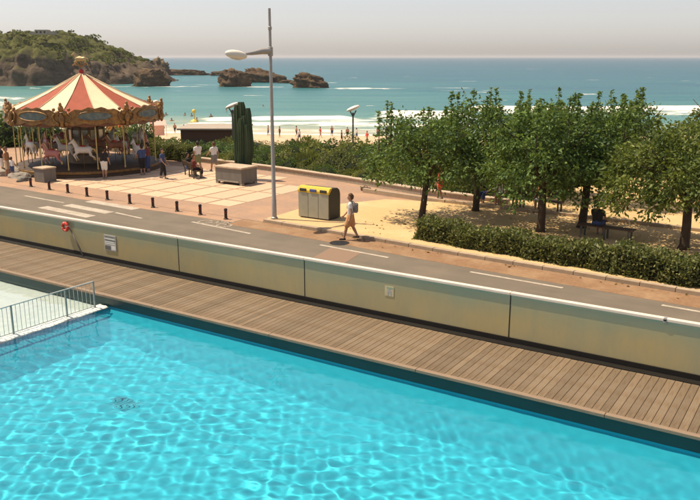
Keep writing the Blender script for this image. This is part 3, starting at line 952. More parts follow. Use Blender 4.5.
def small_lamp(x, y, ztop, label, rz):
    z0 = -4.6
    t = thing('promenade_lamp', label, 'street lamp', (x, y, z0), rz, 'lamps along the beach promenade')
    h = ztop - z0
    MB().lathe([(.10, 0), (.09, 1), (.055, h - .4), (.055, h - .3)], 10).build('post', m_steel_dark, t, True)
    MB().tube([(0, 0, h - .6), (-.25, 0, h - .12)], .045, 8).tube([(0, 0, h - .6), (.22, 0, h - .15)], .045, 8).build('fork', m_steel_dark, t, True)
    o = MB().ball((0, 0, 0), (.50, .36, .14), 0, 3).build('lamp_head', m_lampwhite, t, 'all', loc=(0, 0, h))
    o.rotation_euler = (0, R(-22), 0)
small_lamp(-37.36, 42.56, 3.15, 'white tilted promenade lamp rising behind the cactus', YAW)
small_lamp(-30.11, 47.21, 2.95, 'white tilted promenade lamp left of the leftmost tree', YAW)
small_lamp(-42.14, 39.48, 3.3, 'white tilted promenade lamp beside the right edge of the carousel canopy', YAW)

def recycling(x, y):
    t = thing('recycling_container', 'grey recycling container with yellow top openings beside the walking woman', 'recycling bin', (x, y, .105))
    W, D, Ht = 1.5, .85, 1.05
    for k in range(3):
        MB().box((-W / 2 + k * W / 3 + .008, -D / 2, .05), (-W / 2 + (k + 1) * W / 3 - .008, -D / 2 + .05, Ht), bev=.01).build('front_panel', m_bin, t)
    # dark body with a rounded lid section behind the front panels
    prof = [(-D / 2 + .052, .03), (D / 2, .03), (D / 2, 1.0), (D / 2 - .06, 1.16), (D / 2 - .22, 1.26), (-D / 2 + .25, 1.28), (-D / 2 + .052, 1.20)]
    n = len(prof)
    vs = [(-W / 2, yy, zz) for yy, zz in prof] + [(W / 2, yy, zz) for yy, zz in prof]
    MB().add(vs, [tuple(range(n)), tuple(range(n, 2 * n))[::-1]] + [(k, (k + 1) % n, n + (k + 1) % n, n + k) for k in range(n)]).build('body', m_bin_d, t)
    ln = MB()
    pr = [(-D / 2 - .004, Ht + .005), (-D / 2 - .004, Ht + .10), (-D / 2 + .08, Ht + .225), (-D / 2 + .26, Ht + .255), (-D / 2 + .26, Ht + .235), (-D / 2 + .055, Ht + .01)]
    n = len(pr)
    lid = ln.add([(-W / 2 - .01, yy, zz) for yy, zz in pr] + [(W / 2 + .01, yy, zz) for yy, zz in pr],
                 [tuple(range(n)), tuple(range(n, 2 * n))[::-1]] + [(k, (k + 1) % n, n + (k + 1) % n, n + k) for k in range(n)]).build('lid', m_yellow, t)
    for k, mm in enumerate((m_bin_d, m_blue, m_bin_d)):
        cx = -W / 3 + k * W / 3
        MB().box((cx - .16, -D / 2 - .03, Ht + .05), (cx + .16, -D / 2 + .02, Ht + .17), bev=.02).build('opening', mm, lid)
    for sx in (-1, 1):
        MB().box((sx * .55 - .06, -.3, 0), (sx * .55 + .06, .3, .045)).build('foot', m_bin_d, t)
recycling(-17.98, 25.62)

def planter(x, y):
    t = thing('planter_box', 'large grey concrete planter box on feet in front of the cactus', 'planter', (x, y, .025))
    t.rotation_euler = (0, 0, R(-2))
    W, D, Ht = 1.85, 1.2, .84
    MB().box((-W / 2, -D / 2, .12), (W / 2, -D / 2 + .08, Ht), bev=.01).build('front_panel', m_concrete_d, t)
    MB().box((-W / 2, D / 2 - .08, .12), (W / 2, D / 2, Ht), bev=.01).build('back_panel', m_concrete_d, t)
    for s in (-1, 1):
        MB().box((s * W / 2 - (.08 if s > 0 else 0), -D / 2 + .082, .12), (s * W / 2 + (.08 if s < 0 else 0), D / 2 - .082, Ht), bev=.01).build('end_panel', m_concrete_d, t)
        for q in (-1, 1):
            MB().box((s * .85 - .09, q * .5 - .09, 0), (s * .85 + .09, q * .5 + .09, .118), bev=.01).build('foot', m_concrete, t)
    MB().box((-W / 2 - .04, -D / 2 - .04, Ht + .002), (W / 2 + .04, D / 2 + .04, Ht + .09), bev=.015).build('top_slab', m_wallstone, t)
    MB().box((-W / 2 + .2, -D / 2 - .03, .14), (W / 2 - .2, -D / 2 - .002, .21), bev=.006).build('skirting', m_concrete, t)
planter(-27.05, 30.95)

def cactus(x, y):
    t = thing('cactus', 'tall dark green columnar cactus standing behind the grey planter box', 'cactus', (x, y, .013))
    rng = random.Random(5)
    cols = [(-.34, .0, 4.0, .24), (-.08, .08, 4.15, .26), (.20, -.04, 3.45, .23), (.46, .04, 3.85, .17), (.05, -.2, 3.3, .20), (.45, -.16, 3.0, .15), (-.42, .12, 3.2, .17)]
    for cx, cy, h, r in cols:
        n = 18; nz = 22
        vs = []; fs = []
        ph = rng.random()
        for i in range(nz + 1):
            z = h * i / nz
            taper = 1.0 if i < nz - 3 else (1 - ((i - nz + 3) / 3) ** 2 * .38)
            base = .72 + .28 * min(1, z / 1.0)
            lx = cx * (.45 + .55 * min(1, z / 1.6)) + .05 * math.sin(z * 1.3 + ph * 6); ly = cy * (.5 + .5 * min(1, z / 1.6))
            for k in range(n):
                rr = r * taper * base * (1.0 if k % 2 else .80) * (1 + .05 * math.sin(z * 3 + ph * 9))
                a = 6.2832 * k / n
                vs.append((lx + rr * math.cos(a), ly + rr * math.sin(a), z))
        for i in range(nz):
            for k in range(n):
                fs.append((i * n + k, i * n + (k + 1) % n, (i + 1) * n + (k + 1) % n, (i + 1) * n + k))
        fs.append(tuple(nz * n + k for k in range(n)))
        MB().add(vs, fs).build('stem', m_cactus, t)
cactus(-27.55, 32.15)

# concrete block and low stones by the carousel
blk = thing('concrete_block', 'square grey concrete block at the plaza edge in front of the carousel', 'block', (-36.1, 25.9, .013))
MB().box((-.42, -.38, 0), (.42, .38, .70), bev=.025).build('body', m_concrete_d, blk)
MB().box((-.45, -.41, .702), (.45, .41, .78), bev=.02).build('cap', m_wallstone, blk)
for i, (x, y, s, rz, lab) in enumerate(((-38.4, 26.0, .55, .3, 'low pale stone beside the grey concrete block'), (-39.9, 26.3, .75, 1.0, 'larger low pale stone left of the grey block'),
                                       (-37.3, 25.4, .4, 2.0, 'small dark stone at the road edge by the concrete block'))):
    bm = bmesh.new(); bmesh.ops.create_icosphere(bm, subdivisions=3, radius=1)
    for v in bm.verts:
        f = 1 + .25 * mnoise.fractal(v.co * 1.5 + Vector((i * 7, 0, 0)), 1, 2, 4)
        v.co = (v.co.x * f * s * 1.3, v.co.y * f * s * .8, max(-.1, v.co.z) * f * s * .6)
    me = bpy.data.meshes.new('stone'); bm.to_mesh(me); bm.free(); me.materials.append(m_concrete if i < 2 else m_concrete_d)
    tag(link('low_stone', me, None, (x, y, .013), rz), lab, 'stone')

def bench(x, y, rz, label, z=.1, back=True):
    t = thing('park_bench', label, 'bench', (x, y, z), rz, 'benches under the trees')
    W = 2.0
    for k in range(4):
        MB().box((-W / 2, -.22 + k * .115, .43), (W / 2, -.125 + k * .115, .465), bev=.006).build('seat_slat', m_wood_dark, t)
    for k in range(3 if back else 0):
        MB().box((-W / 2, .262 + k * .03, .55 + k * .12), (W / 2, .295 + k * .03, .645 + k * .12), bev=.006).build('back_slat', m_wood_dark, t)
    for s in (-1, 0, 1):
        MB().box((s * .85 - .03, -.2, 0), (s * .85 + .03, -.14, .428)).box((s * .85 - .03, .18, 0), (s * .85 + .03, .24, .428)).box((s * .85 - .03, -.139, .38), (s * .85 + .03, .179, .428)).build('leg', m_steel_dark, t)
        if back: MB().tube([(s * .85, .21, .40), (s * .85, .31, .55), (s * .85, .375, .9)], .025, 6).build('back_support', m_steel_dark, t)
    return t
bench(-12.9, 32.15, R(-4), 'dark slatted bench under the trees, behind the second trunk from left')
bench(-10.85, 31.98, R(-4), 'dark slatted bench right of another bench, behind the third trunk')
bench(-7.0, 28.0, R(176), 'dark backless slatted bench just behind the long hedge', back=False)
bench(-30.6, 31.4, R(150), 'dark slatted bench on the plaza beside the carousel', .02)

# ------------------------------------------------------------------ carousel
def voxel_mesh(name, prims, vox, mats, smooth=2):
    """union of tapered capsules as one continuous skin; prims: (p0, p1, r0, r1, material index)"""
    b = MB()
    for p0, p1, r0, r1, mi in prims:
        p0 = Vector(p0); p1 = Vector(p1); d = p1 - p0
        L = d.length
        if L < 1e-4:
            d = Vector((0, 0, 1)); L = 1e-4
        d = d / L
        pts = []; rad = []
        for a in (-1, -.92, -.7, -.38):
            pts.append(p0 + d * r0 * a); rad.append(max(.02 * r0, r0 * math.sqrt(max(0, 1 - a * a))))
        pts.append(p0); rad.append(r0); pts.append(p1 + d * 1e-4); rad.append(r1)
        for a in (.38, .7, .92, 1):
            pts.append(p1 + d * r1 * a); rad.append(max(.02 * r1, r1 * math.sqrt(max(0, 1 - a * a))))
        b.tube(pts, rad, 12)
    tmp = b.mesh('tmp', mats)
    o = bpy.data.objects.new('tmp', tmp); COL.objects.link(o)
    md = o.modifiers.new('r', 'REMESH'); md.mode = 'VOXEL'; md.voxel_size = vox; md.use_smooth_shade = True
    sm_ = o.modifiers.new('s', 'SMOOTH'); sm_.factor = .5; sm_.iterations = smooth
    dg = bpy.context.evaluated_depsgraph_get()
    me = bpy.data.meshes.new_from_object(o.evaluated_get(dg))
    bpy.data.objects.remove(o); bpy.data.meshes.remove(tmp)
    me.name = name
    n = len(me.polygons)
    c = np.empty(n * 3, dtype=np.float32); me.polygons.foreach_get('center', c); c = c.reshape(-1, 3)
    best = np.full(n, 1e9); idx = np.zeros(n, dtype=np.int32)
    for p0, p1, r0, r1, mi in prims:
        p0 = np.array(p0, dtype=float); p1 = np.array(p1, dtype=float); d = p1 - p0; LL = max(1e-8, d @ d)
        t = np.clip(((c - p0) @ d) / LL, 0, 1)
        dist = np.linalg.norm(c - (p0 + t[:, None] * d), axis=1) - (r0 + (r1 - r0) * t)
        w = dist < best; best[w] = dist[w]; idx[w] = mi
    me.materials.clear()
    for m in mats:
        me.materials.append(m)
    me.polygons.foreach_set('material_index', idx)
    me.polygons.foreach_set('use_smooth', np.ones(n, dtype=bool))
    me.update()
    return me

def horse_prims():
    P = []
    P.append(((-.34, 0, 0), (.32, 0, .03), .19, .20, 0))
    P.append(((-.36, 0, .03), (-.30, 0, .03), .19, .19, 0))
    P.append(((.34, 0, .10), (.58, 0, .48), .15, .085, 0))
    P.append(((.58, 0, .50), (.82, 0, .36), .085, .05, 0))
    P.append(((.55, .04, .56), (.53, .05, .66), .03, .012, 0)); P.append(((.55, -.04, .56), (.53, -.05, .66), .03, .012, 0))
    P.append(((.28, 0, .25), (.50, 0, .60), .05, .04, 1))
    for s in (-1, 1):
        fx = .05 * s
        P.append(((.30, .11 * s, -.08), (.52 + fx, .11 * s, -.26), .085, .05, 0)); P.append(((.52 + fx, .11 * s, -.26), (.40 + fx, .11 * s, -.48), .045, .032, 0)); P.append(((.40 + fx, .11 * s, -.48), (.36 + fx, .11 * s, -.55), .04, .045, 1))
        P.append(((-.38, .11 * s, -.06), (-.42 - fx, .11 * s, -.30), .11, .055, 0)); P.append(((-.42 - fx, .11 * s, -.30), (-.62 - fx, .11 * s, -.42), .05, .035, 0)); P.append(((-.62 - fx, .11 * s, -.42), (-.66 - fx, .11 * s, -.56), .035, .04, 1))
    P.append(((-.50, 0, .10), (-.68, 0, .02), .05, .06, 1)); P.append(((-.68, 0, .02), (-.76, 0, -.22), .06, .02, 1))
    P.append(((-.08, .0, .17), (.10, 0, .18), .10, .10, 2))
    return P

def carousel(cx, cy):
    t = thing('carousel', 'old carousel with red and cream striped canopy and gilded painted boards', 'carousel', (cx, cy, .013))
    A0 = R(-50.25) + R(-4)            # panel seam phase
    def pol(r, a, z): return (r * math.cos(a), r * math.sin(a), z)
    MB().lathe([(.001, 0), (4.75, 0), (4.75, .16), (4.6, .17), (4.6, .36), (4.5, .40), (.001, .40)], 48).build('platform', m_carfloor, t, True)
    MB().lathe([(4.605, .18), (4.63, .20), (4.63, .31), (4.605, .33)], 48).build('platform_trim', m_gold, t, True)
    # canopy of 16 gores
    ap, ev, zr = .12, 4.72, 3.58
    for k in range(16):
        a0 = A0 + k * math.pi / 8; a1 = a0 + math.pi / 8
        b = MB(); vs = []; n = 8; w = 6
        for i in range(n + 1):
            f = i / n; r = ap + (ev - ap) * f; z = 5.55 - (5.55 - zr) * f - .10 * math.sin(math.pi * f)
            for j in range(w + 1):
                g = j / w; a = a0 + (a1 - a0) * g
                sag = -.035 * f * math.sin(math.pi * g) + .007 * math.sin(g * 19) * f
                rr = r * (1 - .014 * math.sin(math.pi * g) * f)
                vs.append(pol(rr, a, z + sag))
        fs = [(i * (w + 1) + j, i * (w + 1) + j + 1, (i + 1) * (w + 1) + j + 1, (i + 1) * (w + 1) + j) for i in range(n) for j in range(w)]
        top = len(vs)
        vs2 = [(x_, y_, z_ - .02) for x_, y_, z_ in vs]
        b.add(vs, fs); b.add(vs2, [f[::-1] for f in fs])
        b.build('canopy_gore', m_red if k % 2 == 0 else m_cream, t, 'all')
        MB().tube([pol(ap, a0, 5.575), pol((ap + ev) / 2, a0, (5.55 + zr) / 2 - .085), pol(ev, a0, zr + .012)], .022, 6).build('canopy_seam', m_cream, t, 'all')
    MB().lathe([(.001, 5.80), (.10, 5.78), (.17, 5.70), (.15, 5.60), (.20, 5.55), (.16, 5.48)], 16).build('canopy_cap', m_saddle, t, True)
    # ring that carries the boards
    MB().lathe([(4.55, 2.95), (4.74, 2.95), (4.74, 3.56), (4.55, 3.56), (4.55, 2.95)], 48).build('rim', m_wood_dark, t)
    MB().lathe([(.6, 3.3), (4.54, 3.35), (4.54, 3.30), (.6, 3.25)], 48).build('ceiling', m_wood_dark, t)
    # eight gilded rounding boards with painted scenes, ornaments at the joints
    for k in range(8):
        a0 = A0 + k * math.pi / 4; a1 = a0 + math.pi / 4
        b = MB(); n = 20; vs = []
        for rr, side in ((4.80, 0), (4.90, 1)):
            for i in range(n + 1):
                f = i / n; a = a0 + (a1 - a0) * f
                up = 3.46 + .36 * max(0, math.sin(math.pi * f)) ** .8 + .05 * math.cos(f * 31)
                dn = 3.02 - .14 * abs(math.sin(math.pi * f * 3))
                vs.append(pol(rr, a, dn)); vs.append(pol(rr, a, up))
        m2 = 2 * (n + 1); fs = []
        for i in range(n):
            fs += [(2 * i, 2 * i + 2, 2 * i + 3, 2 * i + 1), (m2 + 2 * i, m2 + 2 * i + 1, m2 + 2 * i + 3, m2 + 2 * i + 2),
                   (2 * i + 1, 2 * i + 3, m2 + 2 * i + 3, m2 + 2 * i + 1), (2 * i, m2 + 2 * i, m2 + 2 * i + 2, 2 * i + 2)]
        bd = b.add(vs, fs).build('rounding_board', m_gold, t)
        # oval painted scene with gilt frame
        am = (a0 + a1) / 2
        vs = []; pr = []
        ns = 26
        for i in range(ns):
            th = 6.2832 * i / ns
            a = am + math.cos(th) * .215; z = 3.37 + math.sin(th) * .25
            vs.append(pol(4.925, a, z)); pr.append(pol(4.93, a, z))
        vs.append(pol(4.94, am, 3.37))
        MB().add(vs, [(i, (i + 1) % ns, ns) for i in range(ns)]).build('painted_scene', m_panelpaint, bd)
        MB().tube(pr + [pr[0]], .045, 6).build('scene_frame', m_gold, bd, 'all')
        # joint ornament: cartouche of scrolls
        o = MB()
        o.ball(pol(4.95, a0, 3.25), (.17, .17, .36)); o.ball(pol(4.98, a0, 3.80), (.17, .17, .20)); o.ball(pol(4.97, a0, 2.92), (.11, .11, .16))
        for s in (-1, 1):
            o.ball(pol(4.95, a0 + s * .045, 3.55), .15); o.ball(pol(4.95, a0 + s * .055, 3.0), .13); o.ball(pol(4.93, a0 + s * .09, 3.74), .10)
            o.tube([pol(4.95, a0 + s * .03, 3.0), pol(4.98, a0 + s * .09, 3.15), pol(4.96, a0 + s * .11, 3.4), pol(4.95, a0 + s * .06, 3.6)], .05, 6)
        o.ball(pol(5.02, a0, 4.02), (.09, .09, .12))
        o.build('joint_ornament', m_gold, t, 'all')
        # small swags between, hanging lambrequin
    lam = MB(); n = 96
    vs = []
    for i in range(n):
        a = 6.2832 * i / n
        vs += [pol(4.78, a, 3.05), pol(4.78, a, 2.84 - .07 * abs(math.sin(i * math.pi / 4)))]
    lam.add(vs, [(2 * i, 2 * i + 1, (2 * i + 3) % (2 * n), (2 * i + 2) % (2 * n)) for i in range(n)]).build('valance', m_horse_b, t)
    # poles round the rim
    pm = MB().lathe([(.035, .40), (.055, .42), (.055, .5), (.035, .54), (.035, 2.8)], 10).mesh('rim_pole', m_brass, True)
    for k in range(16):
        a = A0 + k * math.pi / 8
        link('rim_pole', pm, t, pol(4.42, a, 0))
    # centre drum with mirrors and painted pilasters
    MB().lathe([(1.25, .40), (1.25, .9), (1.1, .95), (1.1, 2.5), (1.35, 2.6), (1.35, 3.3)], 12).build('centre_drum', m_marble, t)
    for k in range(12):
        a = k * math.pi / 6 + math.pi / 12
        o = MB().box((-.02, -.22, 1.05), (.02, .22, 2.35), bev=.01).build('mirror', m_mirror, t); o.location = pol(1.10, a, 0); o.rotation_euler = (0, 0, a)
        o = MB().box((-.05, -.05, .95), (.05, .05, 2.5), bev=.01).build('pilaster', m_gold, t); o.location = pol(1.14, a + math.pi / 12, 0); o.rotation_euler = (0, 0, a + math.pi / 12)
    # mounts
    hm = voxel_mesh('horse', horse_prims(), .022, [m_horse_w, m_brass, m_saddle], 3)
    pole = MB().tube([(0, 0, -1.05), (0, 0, 1.9)], .022, 8).mesh('pole', m_brass, 'all')
    rd = random.Random(2)
    for ring, (rr, cnt) in enumerate(((3.75, 12), (2.5, 8))):
        for k in range(cnt):
            a = A0 + .2 + k * 6.2832 / cnt + ring * .3
            h = link('horse', hm, t, pol(rr, a, 1.45 + .22 * math.sin(k * 2.1 + ring)), a - math.pi / 2)
            body = [m_horse_w, m_horse_b, m_horse_w, m_horse_p][(k + ring) % 4]
            h.material_slots[0].link = 'OBJECT'; h.material_slots[0].material = body
            link('pole', pole, h)
    # gilded horse on top
    rh = link('roof_horse', hm, t, (0, 0, 6.36), YAW + math.pi)
    rh.scale = (.68, .68, .64)
    for i in range(3):
        rh.material_slots[i].link = 'OBJECT'; rh.material_slots[i].material = m_bronze
    MB().tube([(0, 0, 5.7), (0, 0, 6.3)], .035, 8).build('roof_spindle', m_gold, t)
    MB().tube([(.55, 0, 6.0), (.3, 0, 6.12), (0, 0, 5.95), (-.3, 0, 6.12), (-.55, 0, 6.0)], .05, 6).build('roof_scroll', m_gold, t).rotation_euler = (0, 0, YAW)
    return t
carousel(-38.35, 30.6).scale = (.90, .90, 1)

# ------------------------------------------------------------------ trees, hedges, shrubs
def make_tree(x, y, ht, rx, rz_, trunk_h, seed, label, mat=m_leaf_tree, lean=(0, 0), nclump=240, shoots=9, tr=.16, zlow=None):
    rng = np.random.default_rng(seed); rd = random.Random(seed)
    t = thing('plane_tree', label, 'tree', (x, y, .1), group='pruned trees on the sand court')
    top = Vector((lean[0], lean[1], trunk_h))
    b = MB()
    b.tube([(0, 0, -.05), (.02, 0, .15), (lean[0] * .4 + .03, lean[1] * .4, trunk_h * .5), tuple(top)], [tr * 1.5, tr * 1.12, tr, tr * .95], 12)
    b.build('trunk', m_bark, t, 'all')
    zc = (ht + trunk_h * .92) / 2 - .05; hz = (ht - trunk_h * .92) / 2
    ends = []
    nl = 7
    for k in range(nl):
        a = k * 6.2832 / nl + rd.uniform(-.3, .3)
        r1 = rx * rd.uniform(.40, .62); z1 = trunk_h + (ht - trunk_h) * rd.uniform(.35, .7)
        p1 = top + Vector((math.cos(a) * r1 * .45, math.sin(a) * r1 * .45, (z1 - trunk_h) * .55))
        p2 = Vector((lean[0] + math.cos(a) * r1, lean[1] + math.sin(a) * r1, z1))
        b = MB(); b.tube([tuple(top - Vector((0, 0, .12))), tuple(p1), tuple(p2)], [tr * .62, tr * .38, tr * .14], 8)
        for q in range(3):
            a2 = a + rd.uniform(-1, 1); p3 = p1.lerp(p2, .4 + .3 * q) ; p4 = p3 + Vector((math.cos(a2) * .7, math.sin(a2) * .7, rd.uniform(.2, .8)))
            b.tube([tuple(p3), tuple(p4)], [tr * .2, .012], 5); ends.append(p4)
        b.build('limb', m_bark, t, 'all'); ends.append(p2)
    # leaf clumps through the crown, denser to the outside, lumpy outline
    an = rng.random(nclump) * 6.2832; rr = np.sqrt(rng.random(nclump))
    edge = 1 + .17 * np.sin(an * 3 + seed) + .10 * np.sin(an * 7 + seed * 2.3)
    low = trunk_h - .05 + .18 * np.sin(an * 5 + seed) - .22 * rr ** 3
    dome = low + (ht - .25 - trunk_h) * np.sqrt(np.clip(1 - (rr * .96) ** 2.2, .03, 1)) * (1 + .10 * np.sin(an * 4 + seed * 1.7 + rr * 5))
    q = rng.random(nclump); q = np.where(rng.random(nclump) < .55, 1 - .35 * q ** 1.5, q)      # more leaf near the outside
    cz = low + (dome - low) * q
    c = np.stack([np.cos(an) * rr * rx * edge + lean[0], np.sin(an) * rr * rx * edge + lean[1], cz], 1)
    u = c - np.array([lean[0], lean[1], zc - .3]); u /= (np.linalg.norm(u, axis=1, keepdims=True) + 1e-6)
    C = []; D = []; T = []
    for i in range(nclump):
        n = rng.integers(32, 50)
        off = rng.normal(size=(n, 3)) * [.20, .20, .15]
        C.append(c[i] + off)
        dd = off * 2.0 + rng.normal(size=(n, 3)) * .35 + u[i] * .25; dd[:, 2] -= .22
        D.append(dd)
        T.append(np.clip(rng.normal(.36 + .22 * rng.normal(), .2, n), 0, 1))
    # upright leader shoots above the crown
    for k in range(shoots):
        a = rng.random() * 6.283; r = rx * .9 * math.sqrt(rng.random())
        zt = zc + hz * math.sqrt(max(.05, 1 - (r / rx / 1.05) ** 2)) * .85
        hgt = rng.uniform(.45, 1.0)
        n = 80
        f = rng.random(n)
        p = np.stack([lean[0] + r * math.cos(a) + rng.normal(size=n) * .10 * (1.3 - f), lean[1] + r * math.sin(a) + rng.normal(size=n) * .10 * (1.3 - f), zt - .25 + f * (hgt + .25)], 1)
        dd = rng.normal(size=(n, 3)) * [.9, .9, .3]; dd[:, 2] -= .15
        C.append(p); D.append(dd); T.append(np.clip(rng.normal(.55, .22, n), 0, 1))
        b = MB().tube([(lean[0] + r * math.cos(a), lean[1] + r * math.sin(a), zt - .8), (lean[0] + r * math.cos(a), lean[1] + r * math.sin(a), zt + hgt)], [.025, .006], 5)
        b.build('shoot', m_bark, t)
    me = leaf_cloud('crown', np.concatenate(C), np.concatenate(D), .155, .075, mat, rng, np.concatenate(T))
    link('crown', me, t)
    return t
make_tree(-14.24, 27.5, 4.3, 2.3, 1.4, 1.75, 11, 'leftmost pruned tree with forked trunk at the left end of the hedge', lean=(.15, .1), nclump=268, tr=.12)
make_tree(-13.16, 30.4, 4.6, 2.2, 1.4, 1.75, 12, 'second pruned tree from the left, standing behind the others', nclump=250, tr=.13)
make_tree(-9.43, 27.95, 4.75, 2.3, 1.4, 1.7, 13, 'pruned tree with dark straight trunk rising behind the middle of the hedge', nclump=287, tr=.14)
make_tree(-8.33, 29.5, 4.65, 2.2, 1.4, 1.75, 14, 'pruned tree just right of the middle trunk, by the bench', lean=(.1, 0), nclump=262, tr=.15)
make_tree(-8.64, 35.2, 4.5, 1.7, 1.3, 2.1, 15, 'slim leaning tree farthest back on the sand court', m_leaf_tree, lean=(.45, .1), nclump=150, tr=.10)
make_tree(-4.35, 27.9, 4.3, 2.5, 1.4, 1.65, 16, 'yellower rounded tree at the right edge behind the short hedge', m_leaf_yellow, nclump=400, tr=.15, shoots=4)
make_tree(-11.9, 35.4, 4.4, 2.0, 1.4, 1.8, 17, 'pruned tree half hidden behind the middle crowns', nclump=225, tr=.12)
make_tree(-4.3, 36.5, 5.0, 2.0, 1.4, 2.0, 18, 'pale yellow green tree far back at the right edge', m_leaf_yellow, nclump=225, shoots=4, tr=.12)

def make_hedge(x0, y0, x1, y1, w, h, seed, label):
    rng = np.random.default_rng(seed)
    L = math.hypot(x1 - x0, y1 - y0)
    t = thing('clipped_hedge', label, 'hedge', (x0, y0, .1), math.atan2(y1 - y0, x1 - x0), 'hedges along the kerb')
    b = MB()
    nx = 30
    vs = []; fs = []
    for i in range(nx + 1):
        xx = .1 + (L - .2) * i / nx; k = 1 + .05 * math.sin(i * 1.7 + seed)
        vs += [(xx, -w / 2 + .1, 0), (xx, -w / 2 + .1, (h - .14) * k), (xx, w / 2 - .1, (h - .14) * k), (xx, w / 2 - .1, 0)]
    for i in range(nx):
        for j in range(4):
            fs.append((4 * i + j, 4 * i + (j + 1) % 4, 4 * i + 4 + (j + 1) % 4, 4 * i + 4 + j))
    fs += [(0, 1, 2, 3), (4 * nx, 4 * nx + 1, 4 * nx + 2, 4 * nx + 3)]
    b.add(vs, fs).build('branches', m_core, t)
    n = int(L * 2300)
    side = rng.choice(5, n, p=[.34, .34, .22, .05, .05])
    xx = rng.random(n) * L; q = rng.random(n); 
    bump = .06 * np.sin(xx * 2.3 + seed) + .05 * np.sin(xx * 5.1 + 1) + .03 * np.sin(xx * 11)
    Y = np.where(side == 0, (q - .5) * w, np.where(side == 1, -w / 2 + bump * .8, np.where(side == 2, w / 2, (q - .5) * w)))
    Z = np.where(side == 0, h + bump, np.where((side == 1) | (side == 2), q * (h + bump), q * h))
    X = np.where(side == 3, 0, np.where(side == 4, L, xx))
    P = np.stack([X, Y, Z], 1) + rng.normal(size=(n, 3)) * .06
    P[:, 2] = np.clip(P[:, 2], .02, None)
    # round the upper edges
    nd = np.zeros((n, 3)); nd[:, 2] = (side == 0) * 1.0 + .3; nd[:, 1] = -1.0 * (side == 1) + 1.0 * (side == 2)
    D = nd * .6 + rng.normal(size=(n, 3)) * .7
    link('foliage', leaf_cloud('foliage', P, D, .105, .06, m_leaf_hedge, rng, np.clip(rng.normal(.42, .27, n), 0, 1)), t)
make_hedge(-12.75, 24.75, -5.75, 23.95, .95, .60, 31, 'long low clipped hedge between kerb and trees')
make_hedge(-5.55, 23.9, 3.0, 23.35, 1.05, .72, 32, 'second clipped hedge at the right edge, separated by a notch')

def shrub_mesh(name, seed, mat, leaf=.12, n=2300, elong=1.0, flower=None, spiky=False):
    rng = np.random.default_rng(seed)
    u = rng.normal(size=(n, 3)); u /= np.linalg.norm(u, axis=1, keepdims=True); u[:, 2] = np.abs(u[:, 2])
    lump = 1 + .2 * np.sin(u[:, 0] * 5 + seed) * np.cos(u[:, 1] * 4 + seed) + .12 * np.sin(u[:, 2] * 8 + u[:, 1] * 7)
    r = (.84 + .18 * rng.random(n)) * lump
    P = u * r[:, None]; P[:, 2] *= elong
    D = u * (1.6 if spiky else .6) + rng.normal(size=(n, 3)) * (.25 if spiky else .7)
    if spiky: D[:, 2] += .8
    return leaf_cloud(name, P, D, leaf * (2.2 if spiky else 1), leaf * .55, mat, rng, np.clip(rng.normal(.4, .26, n), 0, 1))
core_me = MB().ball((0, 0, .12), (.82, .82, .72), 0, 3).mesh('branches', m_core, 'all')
SH = {
    'dark': [shrub_mesh('foliage', 61, m_leaf_dark, .10), shrub_mesh('foliage', 62, m_leaf_dark, .09)],
    'olive': [shrub_mesh('foliage', 63, m_leaf_olive, .10), shrub_mesh('foliage', 64, m_leaf_olive, .08, spiky=True), shrub_mesh('foliage', 67, m_leaf_olive, .10)],
    'flower': [shrub_mesh('foliage', 65, m_leaf_flower, .11, 900)],
    'hedge': [shrub_mesh('foliage', 66, m_leaf_hedge, .12)],
}
SHN = {'dark': ('rounded_shrub', 'dark green shrub', 'dark green shrubs'),
       'olive': ('olive_shrub', 'olive yellow shrub', 'olive yellow shrubs'),
       'flower': ('flowering_shrub', 'yellow flowering shrub', 'yellow flowering shrubs'),
       'hedge': ('pale_shrub', 'pale grey green shrub', 'pale grey green shrubs')}
BANK = []
def shrub(kind, x, y, z, r, h, seed, where):
    nm, lab, grp = SHN[kind]
    t = thing(nm, lab, 'shrub', (x, y, z), seed * 1.3, grp)
    t.scale = (r, r * .9, h)
    link('foliage', SH[kind][seed % len(SH[kind])], t); link('branches', core_me, t)
    xc = x * math.cos(YAW) + y * math.sin(YAW); yc = -x * math.sin(YAW) + y * math.cos(YAW)
    BANK.append((where, lab, xc / yc, t))
ORD = ['leftmost', 'second from left', 'third from left', 'fourth from left', 'fifth from left', 'sixth from left', 'seventh from left', 'eighth from left', 'ninth from left', 'tenth from left',
       'eleventh from left', 'twelfth from left', 'thirteenth from left', 'fourteenth from left', 'fifteenth from left', 'sixteenth from left']
def order_labels(items):
    """items: (where, label, screen x, object); things alike are told apart by their order from the left"""
    d = {}
    for w, lab, sx, o in items:
        d.setdefault((w, lab), []).append((sx, o))
    for (w, lab), lst in d.items():
        lst.sort(key=lambda q: q[0])
        for k, (sx, o) in enumerate(lst):
            o['label'] = ('%s %s' % (lab, w)).strip() + ((', ' + ORD[k]) if len(lst) > 1 else '')
def bank_z(x, y):
    d = y - float(prom_y(x)) - .3; q = min(1, max(0, (d - 6) / 10)); q = q * q * (3 - 2 * q)
    return -.06 * (1 - q) - 4.7 * q - .08
rd = random.Random(77)
i = 0
ROWN = ['against promenade wall', 'in second bank row', 'in third bank row', 'on seaward bank edge']
